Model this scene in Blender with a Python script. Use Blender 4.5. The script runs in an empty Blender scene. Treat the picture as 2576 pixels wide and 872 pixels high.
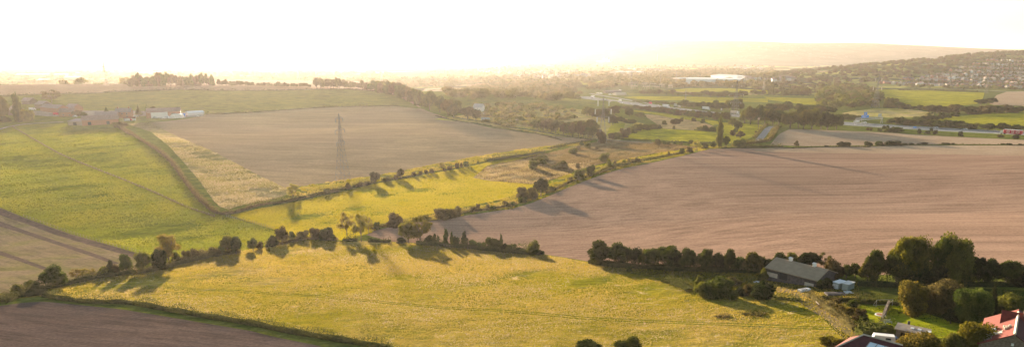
import bpy, bmesh, math, random, time
import numpy as np
from mathutils import Vector, Matrix, Euler
from mathutils.geometry import delaunay_2d_cdt
T0=time.time()
R=math.radians; PI=math.pi
rnd=random.Random(7); nr=np.random.default_rng(7)
SC=bpy.context.scene; COL=SC.collection
# ---------------- camera model (picture coordinates on a 2576 x 872 copy of the view) ----------------
W,HH=2576.0,872.0; F=1717.5; CX=1288.0; CY=602.0; PITCH=R(15.0); CAMZ=75.0
SP,CP=math.sin(PITCH),math.cos(PITCH)
def rayd(vx,vy):
    u=(vx-CX)/F; w=(CY-vy)/F
    return np.array([u, CP+w*SP, w*CP-SP])
def seg_d(X,Y,a,b):
    ax,ay=a[0],a[1]; dx,dy=b[0]-ax,b[1]-ay; L=dx*dx+dy*dy
    t=np.clip(((X-ax)*dx+(Y-ay)*dy)/L,0,1)
    return np.hypot(X-ax-t*dx,Y-ay-t*dy),t
def sst(x): x=np.clip(x,0,1); return x*x*(3-2*x)
def far_pt(vx,vy,Y):
    d=rayd(vx,vy); t=Y/d[1]; return (d[0]*t,Y,CAMZ+d[2]*t)
def ridge(X,Y,nodes,wf,wb):
    # nodes (x,y,z); width towards the camera wf, away wb
    out=np.zeros_like(X)
    for i in range(len(nodes)-1):
        a,b=nodes[i],nodes[i+1]
        d,t=seg_d(X,Y,a,b); z=a[2]+(b[2]-a[2])*t
        cy=a[1]+(b[1]-a[1])*t
        w=np.where(Y<cy,wf,wb) if not callable(wf) else wf(z,Y<cy)
        out=np.maximum(out,z*sst(1-d/w))
    return out
FARR=[far_pt(*p,9500) for p in ((-400,146),(207,147),(543,150),(825,156),(1000,140),(1150,124),(1288,112),(1443,107),(1572,104),(1676,109.5),(1766,116),(1882,120))]
FARR2=[far_pt(*p,7000) for p in ((1700,140),(1932,121),(2087,124),(2203,122),(2345,125),(2475,127),(2900,129))]
LEFTR=[(-2400,1250,26),(-1200,1230,27),(-700,1200,28),(-420,1170,27.5),(-255,1140,22.5),(-160,1080,10),(-90,960,1)]
def _wr(z,front): return np.clip(230+7.2*z,250,1000)
RIGHTR=[(728,2000,10),(1292,2400,44),(2167,3000,90),(3600,3700,130)]
def h_exact(X,Y):
    X=np.asarray(X,float); Y=np.asarray(Y,float)
    z=np.zeros(np.broadcast(X,Y).shape)+X*0
    # valley floor behind the hill on the left lies a little lower
    z=z-14*sst((Y-1350)/500)*sst((250-X)/500)
    lr=ridge(X,Y,LEFTR,600,330)
    z=z+lr
    z=np.maximum(z,0)+np.minimum(z,0)+ridge(X,Y,RIGHTR,_wr,None)
    z=z+ridge(X,Y,FARR,3600,2500)+ridge(X,Y,FARR2,2300,2500)*.97
    # gentle roll of the farmland
    f=sst((Y-150)/200)*(.15+.85*sst((1100-Y)/300))*sst((3500-Y)/1500)
    z=z+f*(1.1*np.sin(X/95+.7)*np.cos(Y/140+.4)+.7*np.sin(X/51-Y/73)+.5*np.sin(Y/37+X/120))
    z=z+5.0*np.exp(-((X+330)/110)**2-((Y-560)/85)**2)     # brow in the left grass field
    # the foreground slope climbs towards the camera and faces the sun
    rt=sst((X+20)/160); sl=np.maximum(0,300-Y); z=z+(.125-.05*rt)*(np.sqrt(sl*sl+400)-20)
    s2=np.maximum(0,650-Y); z=z+.028*rt*(np.sqrt(s2*s2+1600)-40)
    z=z+2.5*np.exp(-((X+120)/130)**2-((Y-640)/60)**2)
    z=z+sst((Y-3500)/2000)*(6*np.sin(X/500)*np.cos(Y/410)+5)
    return z
def _grid(x0,x1,y0,y1,st):
    xs=np.arange(x0,x1+st,st); ys=np.arange(y0,y1+st,st); gx,gy=np.meshgrid(xs,ys); return (x0,y0,st,len(xs),len(ys),h_exact(gx,gy).ravel())
HG=_grid(-1300,2300,40,2900,8.0); HF=_grid(-15600,15600,-600,16200,60.0)
def _bil(G,X,Y):
    x0,y0,st,nx,ny,Z=G; u=(X-x0)/st; v=(Y-y0)/st
    i=np.minimum(np.maximum(u.astype(int),0),nx-2); j=np.minimum(np.maximum(v.astype(int),0),ny-2); u=u-i; v=v-j; k=j*nx+i
    return (Z[k]*(1-u)+Z[k+1]*u)*(1-v)+(Z[k+nx]*(1-u)+Z[k+nx+1]*u)*v
def h(X,Y):
    X=np.asarray(X,float); Y=np.asarray(Y,float)
    near=(X>-1300)&(X<2300)&(Y>40)&(Y<2900)
    if near.all(): return _bil(HG,X,Y)
    return np.where(near,_bil(HG,X,Y),_bil(HF,X,Y))
TT=35*1.006**np.arange(0,1001)
def P(vx,vy,zoff=0.0):
    d=rayd(vx,vy); T1=TT[::10]
    g=CAMZ+d[2]*T1-h(d[0]*T1,d[1]*T1)-zoff; k=int(np.argmax(g<0))
    if g[k]>=0: a,b=len(TT)-2,len(TT)
    else: a,b=max(0,(k-1)*10),k*10+1
    TS=TT[a:b]; g=CAMZ+d[2]*TS-h(d[0]*TS,d[1]*TS)-zoff; k=int(np.argmax(g<0))
    if g[k]>=0: t=TS[-1]
    elif k==0: t=TS[0]
    else: t=TS[k-1]+(TS[k]-TS[k-1])*g[k-1]/(g[k-1]-g[k])
    return Vector((d[0]*t,d[1]*t,float(h(d[0]*t,d[1]*t))))
TILE={'A1':(0,644),'A2':(257.6,547.4),'A3':(644,502.3),'A4':(966,515.2),'A5':(1030.4,386.4),'A6':(1416.8,322),'A7':(1416.8,212.5),'A8':(1094.8,225.4),
'B1':(1674.4,225.4),'B2':(2060.8,225.4),'B3':(2060.8,115.9),'B4':(2060.8,579.6),'B5':(2060.8,697.5),'B6':(1674.4,611.8),'B7':(0,212.5)}
def V(t,x,y):
    o=TILE[t]; return (o[0]+x/5.0,o[1]+y/5.0)
def VV(t,*p): return [V(t,*q) for q in p]
def dist_px(p):   # metres per picture unit at a ground point
    return (p[1]*CP+(CAMZ-p[2])*SP)/F
# ---------------- tagging ----------------
def tag(o,label=None,cat=None,group=None,kind=None):
    if label: o['label']=label
    if cat: o['category']=cat
    if group: o['group']=group
    if kind: o['kind']=kind
    return o
def link(name,me,mat=None,parent=None,loc=None,rz=None):
    o=bpy.data.objects.new(name,me); COL.objects.link(o)
    if mat and me is not None: 
        me.materials.clear(); me.materials.append(mat)
    if parent: o.parent=parent
    if loc is not None: o.location=loc
    if rz is not None: o.rotation_euler=(0,0,rz)
    return o
def empty(name,loc,rz=0,s=1):
    o=bpy.data.objects.new(name,None); COL.objects.link(o); o.location=loc; o.rotation_euler=(0,0,rz)
    o.scale=(s,s,s); o.empty_display_size=.5
    return o
def mesh_np(name,verts,faces,n=4):
    me=bpy.data.meshes.new(name); verts=np.asarray(verts,np.float32); faces=np.asarray(faces,np.int32)
    me.vertices.add(len(verts)); me.vertices.foreach_set('co',verts.ravel())
    m=len(faces); me.loops.add(m*n); me.loops.foreach_set('vertex_index',faces.ravel())
    me.polygons.add(m); me.polygons.foreach_set('loop_start',np.arange(0,m*n,n,dtype=np.int32))
    me.polygons.foreach_set('loop_total',np.full(m,n,np.int32))
    me.update(calc_edges=True); return me
# ---------------- node helper ----------------
class NT:
    def __init__(s,name):
        s.m=bpy.data.materials.new(name); s.m.use_nodes=True; s.t=s.m.node_tree; s.t.nodes.clear()
        s.out=s.t.nodes.new('ShaderNodeOutputMaterial')
    def n(s,ty,ins=None,**kw):
        nd=s.t.nodes.new('ShaderNode'+ty)
        for k,v in kw.items(): setattr(nd,k,v)
        for k,v in (ins or {}).items():
            sk=nd.inputs[k]
            if isinstance(v,bpy.types.NodeSocket): s.t.links.new(v,sk)
            else: sk.default_value=v
        return nd
    def mix(s,f,a,b,mode='MIX'):
        nd=s.t.nodes.new('ShaderNodeMix'); nd.data_type='RGBA'; nd.blend_type=mode
        for i,v in ((0,f),(6,a),(7,b)):
            if isinstance(v,bpy.types.NodeSocket): s.t.links.new(v,nd.inputs[i])
            else: nd.inputs[i].default_value=(*v,1) if (isinstance(v,tuple) and len(v)==3) else v
        return nd.outputs[2]
    def math(s,op,a,b=0.0,c=0.0,clamp=False):
        nd=s.t.nodes.new('ShaderNodeMath'); nd.operation=op; nd.use_clamp=clamp
        for i,v in enumerate((a,b,c)):
            if isinstance(v,bpy.types.NodeSocket): s.t.links.new(v,nd.inputs[i])
            else: nd.inputs[i].default_value=v
        return nd.outputs[0]
    def ramp(s,v,lo,hi):
        nd=s.t.nodes.new('ShaderNodeMapRange'); nd.interpolation_type='SMOOTHSTEP'
        s.t.links.new(v,nd.inputs[0]); nd.inputs[1].default_value=lo; nd.inputs[2].default_value=hi
        return nd.outputs[0]
    def noise(s,vec,scale,detail=3,rough=.55,dist=0):
        nd=s.n('TexNoise',{'Vector':vec,'Scale':scale,'Detail':detail,'Roughness':rough,'Distortion':dist}); return nd.outputs[0]
    def pos(s,rz=0.0,sc=(1,1,1)):
        g=s.n('NewGeometry').outputs['Position']
        a=s.n('Mapping',{'Vector':g,'Rotation':(0,0,rz)})
        return s.n('Mapping',{'Vector':a.outputs[0],'Scale':sc}).outputs[0]
    def surf(s,sh): s.t.links.new(sh,s.out.inputs[0]); return s.m
def simple(name,col,rough=.8,var=.15,scale=1.0,metal=0.0,spec=.3):
    t=NT(name); c=t.n('TexCoord').outputs['Object']
    nz=t.noise(c,scale,4,.6)
    a=tuple(x*(1-var) for x in col); b=tuple(min(1,x*(1+var)) for x in col)
    k=t.mix(t.ramp(nz,.3,.7),a,b)
    p=t.n('BsdfPrincipled',{'Base Color':k,'Roughness':rough,'Metallic':metal,'Specular IOR Level':spec})
    return t.surf(p.outputs[0])
def ground_mat(name,c1,c2,c3,ang=0.0,streak=0.0,ssc=(.004,.35),patch=.012,mid=.09,fine=.9,bump=.25,bdist=.5,c4=None,c4amt=.0,tuss=1.6,bands=0.0):
    """c1/c2 broad patches, c3 mid patches, streak: amount of lines along the working direction"""
    t=NT(name); p=t.pos()
    n1=t.ramp(t.noise(p,patch,3,.6,.6),.35,.65)
    n2=t.ramp(t.noise(p,mid,4,.65,.4),.42,.66)
    nf=t.noise(p,fine,5,.75)
    col=t.mix(n1,c1,c2); col=t.mix(t.math('MULTIPLY',n2,.75),col,c3)
    if c4: col=t.mix(t.math('MULTIPLY',t.ramp(t.noise(p,mid*2.7,5,.75,1.2),.55,.7),c4amt),col,c4)
    tus=t.noise(t.pos(ang,(fine*.16,fine*.34,1)),1.0,4,.7,.5)
    hgt=t.math('ADD',t.math('MULTIPLY',nf,.5),t.math('MULTIPLY',tus,tuss))
    if streak>0:
        ps=t.pos(ang,(ssc[0],ssc[1],1))
        ns=t.noise(ps,1.0,4,.7,.0)
        ns2=t.noise(ps,5.0,3,.7,.0)
        k=t.math('ADD',t.math('MULTIPLY',ns,.6),t.math('MULTIPLY',ns2,.5))
        sh=t.ramp(k,.42,.68)
        col=t.mix(t.math('MULTIPLY',sh,streak),col,tuple(x*.52 for x in c1))
        hgt=t.math('ADD',t.math('MULTIPLY',k,1.2),hgt)
    col=t.mix(1.0,col,t.mix(t.ramp(nf,.25,.75),(.72,.72,.72),(1.25,1.25,1.25)),'MULTIPLY')
    col=t.mix(1.0,col,t.mix(t.ramp(tus,.35,.65),tuple(1-(1-q)*min(1,tuss/1.6) for q in (.70,.77,.78)),tuple(1+q*min(1,tuss/1.6) for q in (.28,.24,.18))),'MULTIPLY')
    if bands>0:
        bn=t.noise(t.pos(ang,(.0009,.035,1)),1.0,4,.65); bn2=t.noise(t.pos(ang+.02,(.002,.42,1)),1.0,2,.5)
        col=t.mix(1.0,col,t.mix(t.ramp(bn,.35,.65),(1-bands,)*3,(1+bands,)*3),'MULTIPLY')
        col=t.mix(1.0,col,t.mix(t.ramp(bn2,.38,.50),(1-bands*1.5,)*3,(1.06,1.05,1.04)),'MULTIPLY')
    b=t.n('Bump',{'Height':hgt,'Strength':bump,'Distance':bdist})
    d=t.n('BsdfDiffuse',{'Color':col,'Roughness':.6,'Normal':b.outputs[0]}).outputs[0]
    return t.surf(d)
# ---------------- world, sun, haze ----------------
SUN_AZ=R(-17.6); SUN_EL=R(7.0)
def lighting():
    w=bpy.data.worlds.new('World'); SC.world=w; w.use_nodes=True; nt=w.node_tree
    bg=nt.nodes['Background']; sk=nt.nodes.new('ShaderNodeTexSky'); sk.sky_type='NISHITA'; sk.sun_disc=False
    sk.sun_elevation=SUN_EL; sk.sun_rotation=SUN_AZ; sk.altitude=100; sk.dust_density=.4; sk.ozone_density=1.0
    nt.links.new(sk.outputs[0],bg.inputs[0]); bg.inputs[1].default_value=.05
    l=bpy.data.lights.new('sun','SUN'); l.energy=5.0; l.angle=R(.9); l.color=(1.0,.80,.56)
    o=bpy.data.objects.new('sun',l); COL.objects.link(o)
    d=Vector((math.sin(SUN_AZ)*math.cos(SUN_EL),math.cos(SUN_AZ)*math.cos(SUN_EL),math.sin(SUN_EL)))
    o.rotation_euler=d.to_track_quat('Z','Y').to_euler(); o.location=(0,0,300)
    # air
    x0,x1,y0,y1,z0,z1=-15000,15000,-400,15500,-40,330
    bm=bmesh.new(); bmesh.ops.create_cube(bm,size=1)
    for v in bm.verts: v.co=((x0+x1)/2+v.co.x*(x1-x0),(y0+y1)/2+v.co.y*(y1-y0),(z0+z1)/2+v.co.z*(z1-z0))
    me=bpy.data.meshes.new('haze'); bm.to_mesh(me)
    m=bpy.data.materials.new('haze_air'); m.use_nodes=True; t=m.node_tree; t.nodes.clear()
    oo=t.nodes.new('ShaderNodeOutputMaterial'); v=t.nodes.new('ShaderNodeVolumePrincipled')
    v.inputs['Color'].default_value=(1.0,.925,.89,1); v.inputs['Density'].default_value=HAZE; v.inputs['Anisotropy'].default_value=.5
    t.links.new(v.outputs[0],oo.inputs['Volume'])
    o=link('haze',me,m); tag(o,kind='stuff')
HAZE=0.37e-4
def camera():
    c=bpy.data.cameras.new('camera'); o=bpy.data.objects.new('camera',c); COL.objects.link(o)
    c.sensor_width=36; c.sensor_fit='HORIZONTAL'; c.lens=36*F/W; c.shift_y=(CY-HH/2)/W; c.clip_start=1; c.clip_end=40000
    o.location=(0,0,CAMZ); o.rotation_euler=(PI/2-PITCH,0,0); SC.camera=o
    SC.view_settings.view_transform='Standard'; SC.view_settings.look='None'; SC.view_settings.gamma=1; SC.view_settings.exposure=EXPO
    SC.render.engine='CYCLES'; SC.cycles.volume_bounces=0; SC.cycles.max_bounces=6; SC.cycles.diffuse_bounces=2; SC.cycles.transmission_bounces=3
EXPO=2.55
# ---------------- ground: one sheet cut along field boundaries, tracks and roads ----------------
def smooth_line(pts,n=4,closed=False):
    out=[]; N=len(pts)
    for i in range(N if closed else N-1):
        p0=pts[(i-1)%N] if (closed or i>0) else pts[i]; p1=pts[i%N]; p2=pts[(i+1)%N]; p3=pts[(i+2)%N] if (closed or i+2<N) else pts[(i+1)%N]
        for k in range(n):
            t=k/n
            out.append(tuple(.5*((2*p1[j])+(-p0[j]+p2[j])*t+(2*p0[j]-5*p1[j]+4*p2[j]-p3[j])*t*t+(-p0[j]+3*p1[j]-3*p2[j]+p3[j])*t**3) for j in (0,1)))
    if not closed: out.append(tuple(pts[-1]))
    return out
def wpoly(pix,sub=14):
    """outline in picture coordinates -> world outline on the terrain"""
    out=[]
    N=len(pix)
    for i in range(N):
        a,b=pix[i],pix[(i+1)%N]; n=max(1,int(math.hypot(b[0]-a[0],b[1]-a[1])/sub))
        for k in range(n):
            q=P(a[0]+(b[0]-a[0])*k/n,a[1]+(b[1]-a[1])*k/n); out.append((q.x,q.y))
    return out
def wline(pix,sub=10):
    s=smooth_line(pix,5); out=[P(*s[0])]
    for q in s[1:]:
        out.append(P(*q))
    return out
def strip(pix,width,off=0.0,world=False):
    L=[(p.x,p.y) for p in (pix if world else wline(pix))]; lft=[];rgt=[]
    for i,p in enumerate(L):
        a=L[max(0,i-1)]; b=L[min(len(L)-1,i+1)]; dx,dy=b[0]-a[0],b[1]-a[1]; l=math.hypot(dx,dy) or 1
        nx,ny=-dy/l,dx/l
        lft.append((p[0]+nx*(off+width/2),p[1]+ny*(off+width/2))); rgt.append((p[0]+nx*(off-width/2),p[1]+ny*(off-width/2)))
    return lft+rgt[::-1]
def inpoly(px,py,poly):
    c=np.zeros(px.shape,bool); x0,y0=poly[-1]
    for x1,y1 in poly:
        if y0!=y1:
            m=((y1>py)!=(y0>py)); xi=(x0-x1)*(py-y1)/(y0-y1)+x1; c^=m&(px<xi)
        x0,y0=x1,y1
    return c
# boundary lines shared by neighbours (picture coordinates)
HEDGE_A=[(305,322),(365.5,359.6),(415,393),(445,426),(465,456),(498.5,496),(525,522),(548,537),(581.5,537),(612,529),(644,519),(684,512)]
TRK_N=[(-200,262),(0,243),(90,238.5),(170,236.5),(240,235.5),(300,231),(370,229.5),(450,226.2),(560,228.3),(700,228.3),(800,226),(864,225),(930,229),(977,235),(1010,246),(1060,272)]
FIELD2LOW=[(1070.6,275),(1006,268.5),(983,267),(900,268.5),(809,271),(720,277.5),(644,282.7),(580,286),(517,288.5)]
GAP=[(1066,276),(1100,288),(1140,301),(1190,311),(1240,322),(1290,329),(1340,336),(1400,343),(1470,349)]
MEADOW_S=[(112,744.7),(208.5,759.6),(316,763),(409.5,778),(514,797),(633,815.5),(711,832),(830,852.7),(942,872),(1000,890)]
HEDGE_M=[(37,737),(123,719),(179,707.5),(260,694),(335,681),(428,666.5),(502.6,648),(603,633),(644,622),(674,620),(718,610.7),(774,605),(849,607),(919.5,605),(983,609),(1053,612.6),(1120,620),(1202,627.5),(1277,631),(1366,640.5),(1430,650),(1481,659),(1548,668),(1645,674),(1772,679.6),(1883,681),(1932,683),(2020,690),(2160,710)]
PL_N=[(921,590),(944,579),(1016,562.5),(1100,553),(1162,543),(1242,531),(1288,525),(1340,509),(1381,492.5),(1430,471),(1487,449),(1530,434),(1570,422.7),(1653.5,406),(1720,391),(1786.5,374.5),(1850,373),(1932,373),(2031,369.5),(2231,366),(2400,365.6),(2576,366),(2900,369)]
REG=[]
def region(name,poly,mat,label,sm=False): REG.append((name,poly,mat,label))
def G(*a,**k): return ground_mat(*a,**k)
def build_regions():
    mp_far=NT('far_farmland'); t=mp_far
    p=t.pos(R(12)); p2=t.n('Mapping',{'Vector':p,'Scale':(.0042,.0030,0)}).outputs[0]
    wv=t.n('VectorMath',{0:p2,1:t.n('VectorMath',{0:t.n('TexNoise',{'Vector':p2,'Scale':1.3}).outputs[1],3:.5},operation='SCALE').outputs[0]},operation='ADD').outputs[0]
    vo=t.n('TexVoronoi',{'Vector':wv,'Scale':1.0}); k=t.n('SeparateColor',{0:vo.outputs['Color']}).outputs[0]
    cr=t.n('ValToRGB',{0:k}); e=cr.color_ramp; e.interpolation='CONSTANT'
    e.elements[0].color=(.16,.18,.04,1); e.elements[1].position=.3; e.elements[1].color=(.09,.105,.03,1)
    for ps,c in ((.5,(.26,.26,.06,1)),(.68,(.06,.08,.02,1)),(.84,(.34,.25,.15,1))):
        q=e.elements.new(ps); q.color=c
    ed=t.n('TexVoronoi',{'Vector':wv,'Scale':1.0},feature='DISTANCE_TO_EDGE').outputs[0]
    col=t.mix(t.ramp(ed,.03,.05),(.03,.045,.015),cr.outputs[0])
    woods=t.ramp(t.noise(t.pos(),.0045,5,.7),.50,.56)
    bld=t.ramp(t.noise(t.pos(0,(1,1,1)),.05,3,.8),.60,.64)
    town=t.ramp(t.noise(t.pos(),.0012,2,.5),.50,.58)
    col=t.mix(woods,col,(.035,.05,.015))
    col=t.mix(t.math('MULTIPLY',bld,t.math('MULTIPLY',town,.8)),col,(.35,.31,.28))
    b=t.n('Bump',{'Height':t.noise(t.pos(),.06,5,.75),'Strength':.8,'Distance':6.0})
    far=t.surf(t.n('BsdfDiffuse',{'Color':col,'Normal':b.outputs[0]}).outputs[0])
    t=NT('hill_cover'); n1=t.noise(t.pos(),.006,6,.7); n2=t.noise(t.pos(),.035,4,.8)
    col=t.mix(t.ramp(n1,.42,.58),(.02,.03,.024),(.05,.06,.045))
    col=t.mix(t.math('MULTIPLY',t.ramp(n2,.60,.66),t.ramp(t.noise(t.pos(),.0016,3,.6),.44,.56)),col,(.42,.38,.34))
    b=t.n('Bump',{'Height':t.noise(t.pos(),.02,6,.75),'Strength':.6,'Distance':8.0})
    hill=t.surf(t.n('BsdfDiffuse',{'Color':col,'Normal':b.outputs[0]}).outputs[0])
    grass=G('rough_grass',(.13,.15,.022),(.16,.165,.03),(.085,.11,.02),patch=.02,bump=.55,bdist=.5,c4=(.27,.22,.09),c4amt=.5)
    verge=G('verge_grass',(.20,.205,.03),(.155,.175,.03),(.09,.12,.022),patch=.03,bump=.7,bdist=.5,c4=(.32,.26,.11),c4amt=.6)
    valley=G('valley_grass',(.24,.24,.05),(.16,.17,.04),(.12,.13,.035),patch=.008,mid=.03,fine=.3,bump=.7,bdist=1.2,c4=(.26,.2,.09),c4amt=.5)
    gleft=G('pasture_left',(.21,.215,.013),(.16,.18,.014),(.11,.13,.014),ang=R(-25),streak=.35,ssc=(.03,.30),patch=.006,mid=.04,fine=.6,bump=.75,bdist=.7)
    gmid=G('pasture_middle',(.36,.33,.014),(.30,.28,.016),(.22,.22,.016),ang=R(12),streak=.3,ssc=(.03,.28),patch=.01,mid=.06,fine=.6,bump=.7,bdist=.6)
    ghill=G('pasture_hill',(.16,.165,.026),(.135,.145,.025),(.115,.13,.022),ang=R(3),streak=.2,ssc=(.008,.14),patch=.005,mid=.03,fine=.4,bump=.4,bdist=.6)
    gval=G('pasture_valley',(.42,.36,.02),(.35,.31,.022),(.24,.235,.02),ang=R(6),streak=.45,ssc=(.006,.06),patch=.01,mid=.03,fine=.4,bump=.5,bdist=.6)
    pl=G('ploughed_right',(.43,.275,.19),(.375,.235,.165),(.34,.215,.15),ang=R(-1.5),streak=.42,ssc=(.0007,.2),patch=.006,mid=.012,fine=1.1,bump=.5,bdist=.3,tuss=.1,bands=.10)
    pl2=G('stubble_light',(.46,.33,.22),(.42,.29,.19),(.37,.25,.16),ang=R(-1.5),streak=.2,ssc=(.004,.12),patch=.006,mid=.02,fine=.8,bump=.35,bdist=.3,tuss=.15)
    stub=G('stubble_left',(.46,.31,.17),(.37,.25,.155),(.33,.235,.14),ang=R(5),streak=.38,ssc=(.0018,.09),patch=.005,mid=.012,fine=.8,bump=.35,bdist=.3,tuss=.15,bands=.08)
    pink=G('hilltop_stubble',(.40,.26,.17),(.37,.24,.16),(.34,.22,.14),ang=R(2),streak=.2,ssc=(.003,.05),patch=.004,mid=.01,fine=.4,bump=.3,bdist=.3,tuss=.15)
    tan=G('tan_stubble',(.30,.215,.13),(.25,.18,.10),(.215,.19,.06),ang=R(38),streak=.3,ssc=(.006,.3),patch=.012,mid=.05,fine=.9,bump=.5,bdist=.35,tuss=.5,bands=.08)
    dark=G('dark_plough',(.135,.095,.082),(.165,.112,.09),(.12,.088,.078),ang=R(20),streak=.35,ssc=(.01,.45),patch=.015,mid=.05,fine=1.3,bump=.6,bdist=.3,tuss=.35,bands=.1)
    strp=G('turned_strip',(.16,.105,.085),(.145,.10,.08),(.12,.085,.07),ang=R(38),streak=.2,fine=1.4,bump=.6,bdist=.3)
    mead=G('meadow_grass',(.31,.26,.016),(.52,.35,.10),(.17,.17,.016),patch=.012,mid=.06,fine=1.0,bump=.95,bdist=.55,c4=(.66,.48,.29),c4amt=.95)
    rough=G('dry_rough',(.42,.30,.15),(.35,.23,.11),(.24,.19,.075),patch=.02,mid=.06,fine=.8,bump=.8,bdist=.6,c4=(.55,.43,.28),c4amt=.7)
    wedge=G('straw_wedge',(.26,.21,.08),(.40,.30,.16),(.17,.15,.05),patch=.02,mid=.07,fine=.9,bump=.8,bdist=.6,c4=(.50,.40,.25),c4amt=.7)
    heath=G('valley_scrub',(.55,.40,.20),(.46,.38,.07),(.28,.22,.08),patch=.012,mid=.04,fine=.4,bump=.6,bdist=.8,c4=(.33,.31,.04),c4amt=.7)
    brown=G('brown_rough',(.29,.20,.10),(.25,.175,.09),(.17,.14,.055),patch=.02,mid=.05,fine=.8,bump=.6,bdist=.6,c4=(.36,.25,.12),c4amt=.5)
    yard=G('yard_grass',(.065,.078,.014),(.085,.09,.018),(.05,.06,.012),patch=.03,mid=.1,fine=1.2,bump=.6,bdist=.4)  # grass colour darkened to imitate shade and vignette in this corner
    lawn=G('lawn',(.27,.28,.014),(.24,.255,.014),(.21,.23,.014),patch=.04,mid=.15,fine=1.5,bump=.25,bdist=.2)  # albedo raised to stand in for sun reaching the garden lawn
    path=G('bare_path',(.27,.20,.13),(.22,.17,.10),(.18,.15,.07),patch=.05,mid=.3,fine=1.6,bump=.4,bdist=.2)
    trk=G('grass_track',(.16,.17,.02),(.14,.155,.02),(.11,.13,.016),patch=.05,mid=.2,fine=1.2,bump=.4,bdist=.3)
    tar=G('tarmac',(.38,.36,.34),(.33,.315,.30),(.30,.29,.275),patch=.02,mid=.1,fine=.6,bump=.1,bdist=.1)  # albedo raised to imitate low-sun glare on the asphalt
    conc=G('farmyard_concrete',(.30,.27,.24),(.25,.22,.19),(.2,.17,.14),patch=.03,mid=.1,fine=.8,bump=.2,bdist=.1)
    M['far']=far; M['hill']=hill; M['grass']=grass; M['valley']=valley; M['tarmac']=tar
    r=region
    # far left hill, its fields
    r('hilltop_field',wpoly([(-300,214),(0,214),(320,205),(600,200),(900,205),(1000,222)]+TRK_N[::-1]),pink,'pinkish stubble field along the top of the left hill')
    r('hill_pasture',wpoly(TRK_N+FIELD2LOW+[(500,297),(300,300),(100,300),(0,290),(-250,310)]),ghill,'dull green pasture on the left hillside above the farm')
    r('stubble_field',wpoly([(517,288.5)]+FIELD2LOW[::-1][1:]+GAP+[(1490,351),(1470,355),(1400,365),(1300,377),(1200,393),(1100,412),(1000,432),(850,455),(760,468),(715,472),(620,425),(545,385),(450,345),(375,308),(420,305),(480,297)]),stub,'wide greyish stubble field round the tall pylon')
    # farm yard
    r('farmyard',wpoly(VV('B7',(850,400),(1200,400),(1900,395),(2300,420),(2560,400),(2560,370),(1700,330),(1000,330),(420,330),(380,380),(600,400))),conc,'pale concrete farmyard among the left farm buildings')
    r('farm_track',strip(VV('B7',(-150,600),(0,560),(120,528),(300,500),(520,482),(800,468)),3.5),conc,'pale curved farm lane at the left edge')
    r('pasture',wpoly([(-500,330),(-200,330),(0,326),(25,319),(60,314),(165,310),(190,327),(240,326),(296,322)]+HEDGE_A[1:8]+[(570,545),(690,577),(722,600),(718,610),(644,622),(603,633),(502,648),(428,660),(352,650),(352,638),(175,586.5),(60,546),(0,521),(-200,440),(-500,380)]),gleft,'large green pasture left of the curved hedge')
    r('tan_field',wpoly([(-600,380),(-200,440),(0,521),(60,546),(175,586.5),(352,638),(345,680),(260,694),(179,707),(123,719),(37,737),(0,745),(-600,800)]),tan,'tan striped stubble field in the lower left')
    r('turned_strip',wpoly([(-200,445),(0,523),(60,548),(175,588.5),(349,637),(346,650),(300,636),(220,614),(140,590),(60,560),(20,548),(0,540),(-200,470)]),strp,'dark turned strip beside the green pasture fence')
    r('turned_strip',wpoly([(-300,470),(0,556),(60,578),(150,608),(240,638),(300,661),(290,665),(225,642),(140,614),(50,584),(0,569),(-300,500)]),strp,'dark turned strip across the middle of the tan field')
    r('turned_strip',wpoly([(-200,545),(0,630),(45,646),(118,672),(110,678),(45,655),(0,641),(-200,570)]),strp,'short dark turned strip at the left edge')
    # wedge and hedge margins
    r('straw_wedge',wpoly([(322,312),(375,308),(450,345),(545,385),(620,425),(715,472),(745,480),(700,497),(650,507),(600,518),(575,526),(553,520),(536,503),(500,452),(462,408),(425,368),(380,332)]),wedge,'straw coloured rough wedge beside the stubble field')
    r('field_margin',wpoly([(745,480),(760,468),(850,455),(1000,432),(1100,412),(1200,393),(1300,377),(1400,365),(1490,351),(1480,362),(1400,375),(1348,384),(1288,393),(1225,405),(1142,424),(1076,434),(1009,447),(943,458),(877,475),(810,488),(767,498),(700,512)]),verge,'sunlit weedy margin along the diagonal hedge')
    r('middle_pasture',wpoly([(581,541),(644,526),(767,503),(810,493),(877,479),(943,462),(1009,451),(1076,438),(1142,427),(1225,409),(1300,394),(1370,384),(1350,390),(1290,405),(1250,411),(1225.5,417),(1189,447),(1230,455),(1288,459),(1330,463),(1360,458),(1330,478),(1290,492),(1240,506),(1150,524),(1060,543),(1000,553),(946,566),(935,585),(870,604),(774,604),(722,606),(690,577),(620,556)]),gmid,'bright yellow green pasture in the middle')
    r('rough_patch',wpoly([(1189,447),(1205,436),(1225.5,417),(1260,409),(1290,405),(1350,390),(1385,383),(1425,374),(1480,360),(1527,352),(1600,356),(1660,358),(1730,367),(1758,371),(1730,374),(1653,385),(1577,400),(1530,408),(1487,418),(1430,438),(1371,458),(1345,464),(1321,463),(1288,460),(1230,455)]),brown,'brown rough ground dotted with round bushes')
    r('dry_grass',wpoly([(1189,447),(1205,436),(1225.5,420),(1290,407),(1340,404),(1380,420),(1430,412),(1480,410),(1487,417),(1430,437),(1371,457),(1345,463),(1288,459),(1230,454)]),rough,'pinkish dry grass at the near end of the rough ground')
    r('hedge_verge',wpoly([(921,590),(946,566),(1060,543),(1150,524),(1240,506),(1290,492),(1330,478),(1360,458),(1430,438),(1530,408),(1653,385),(1758,371),(1800,366),(1850,371)]+PL_N[::-1][6:]),verge,'grassy verge beside the bushy hedge')
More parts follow.
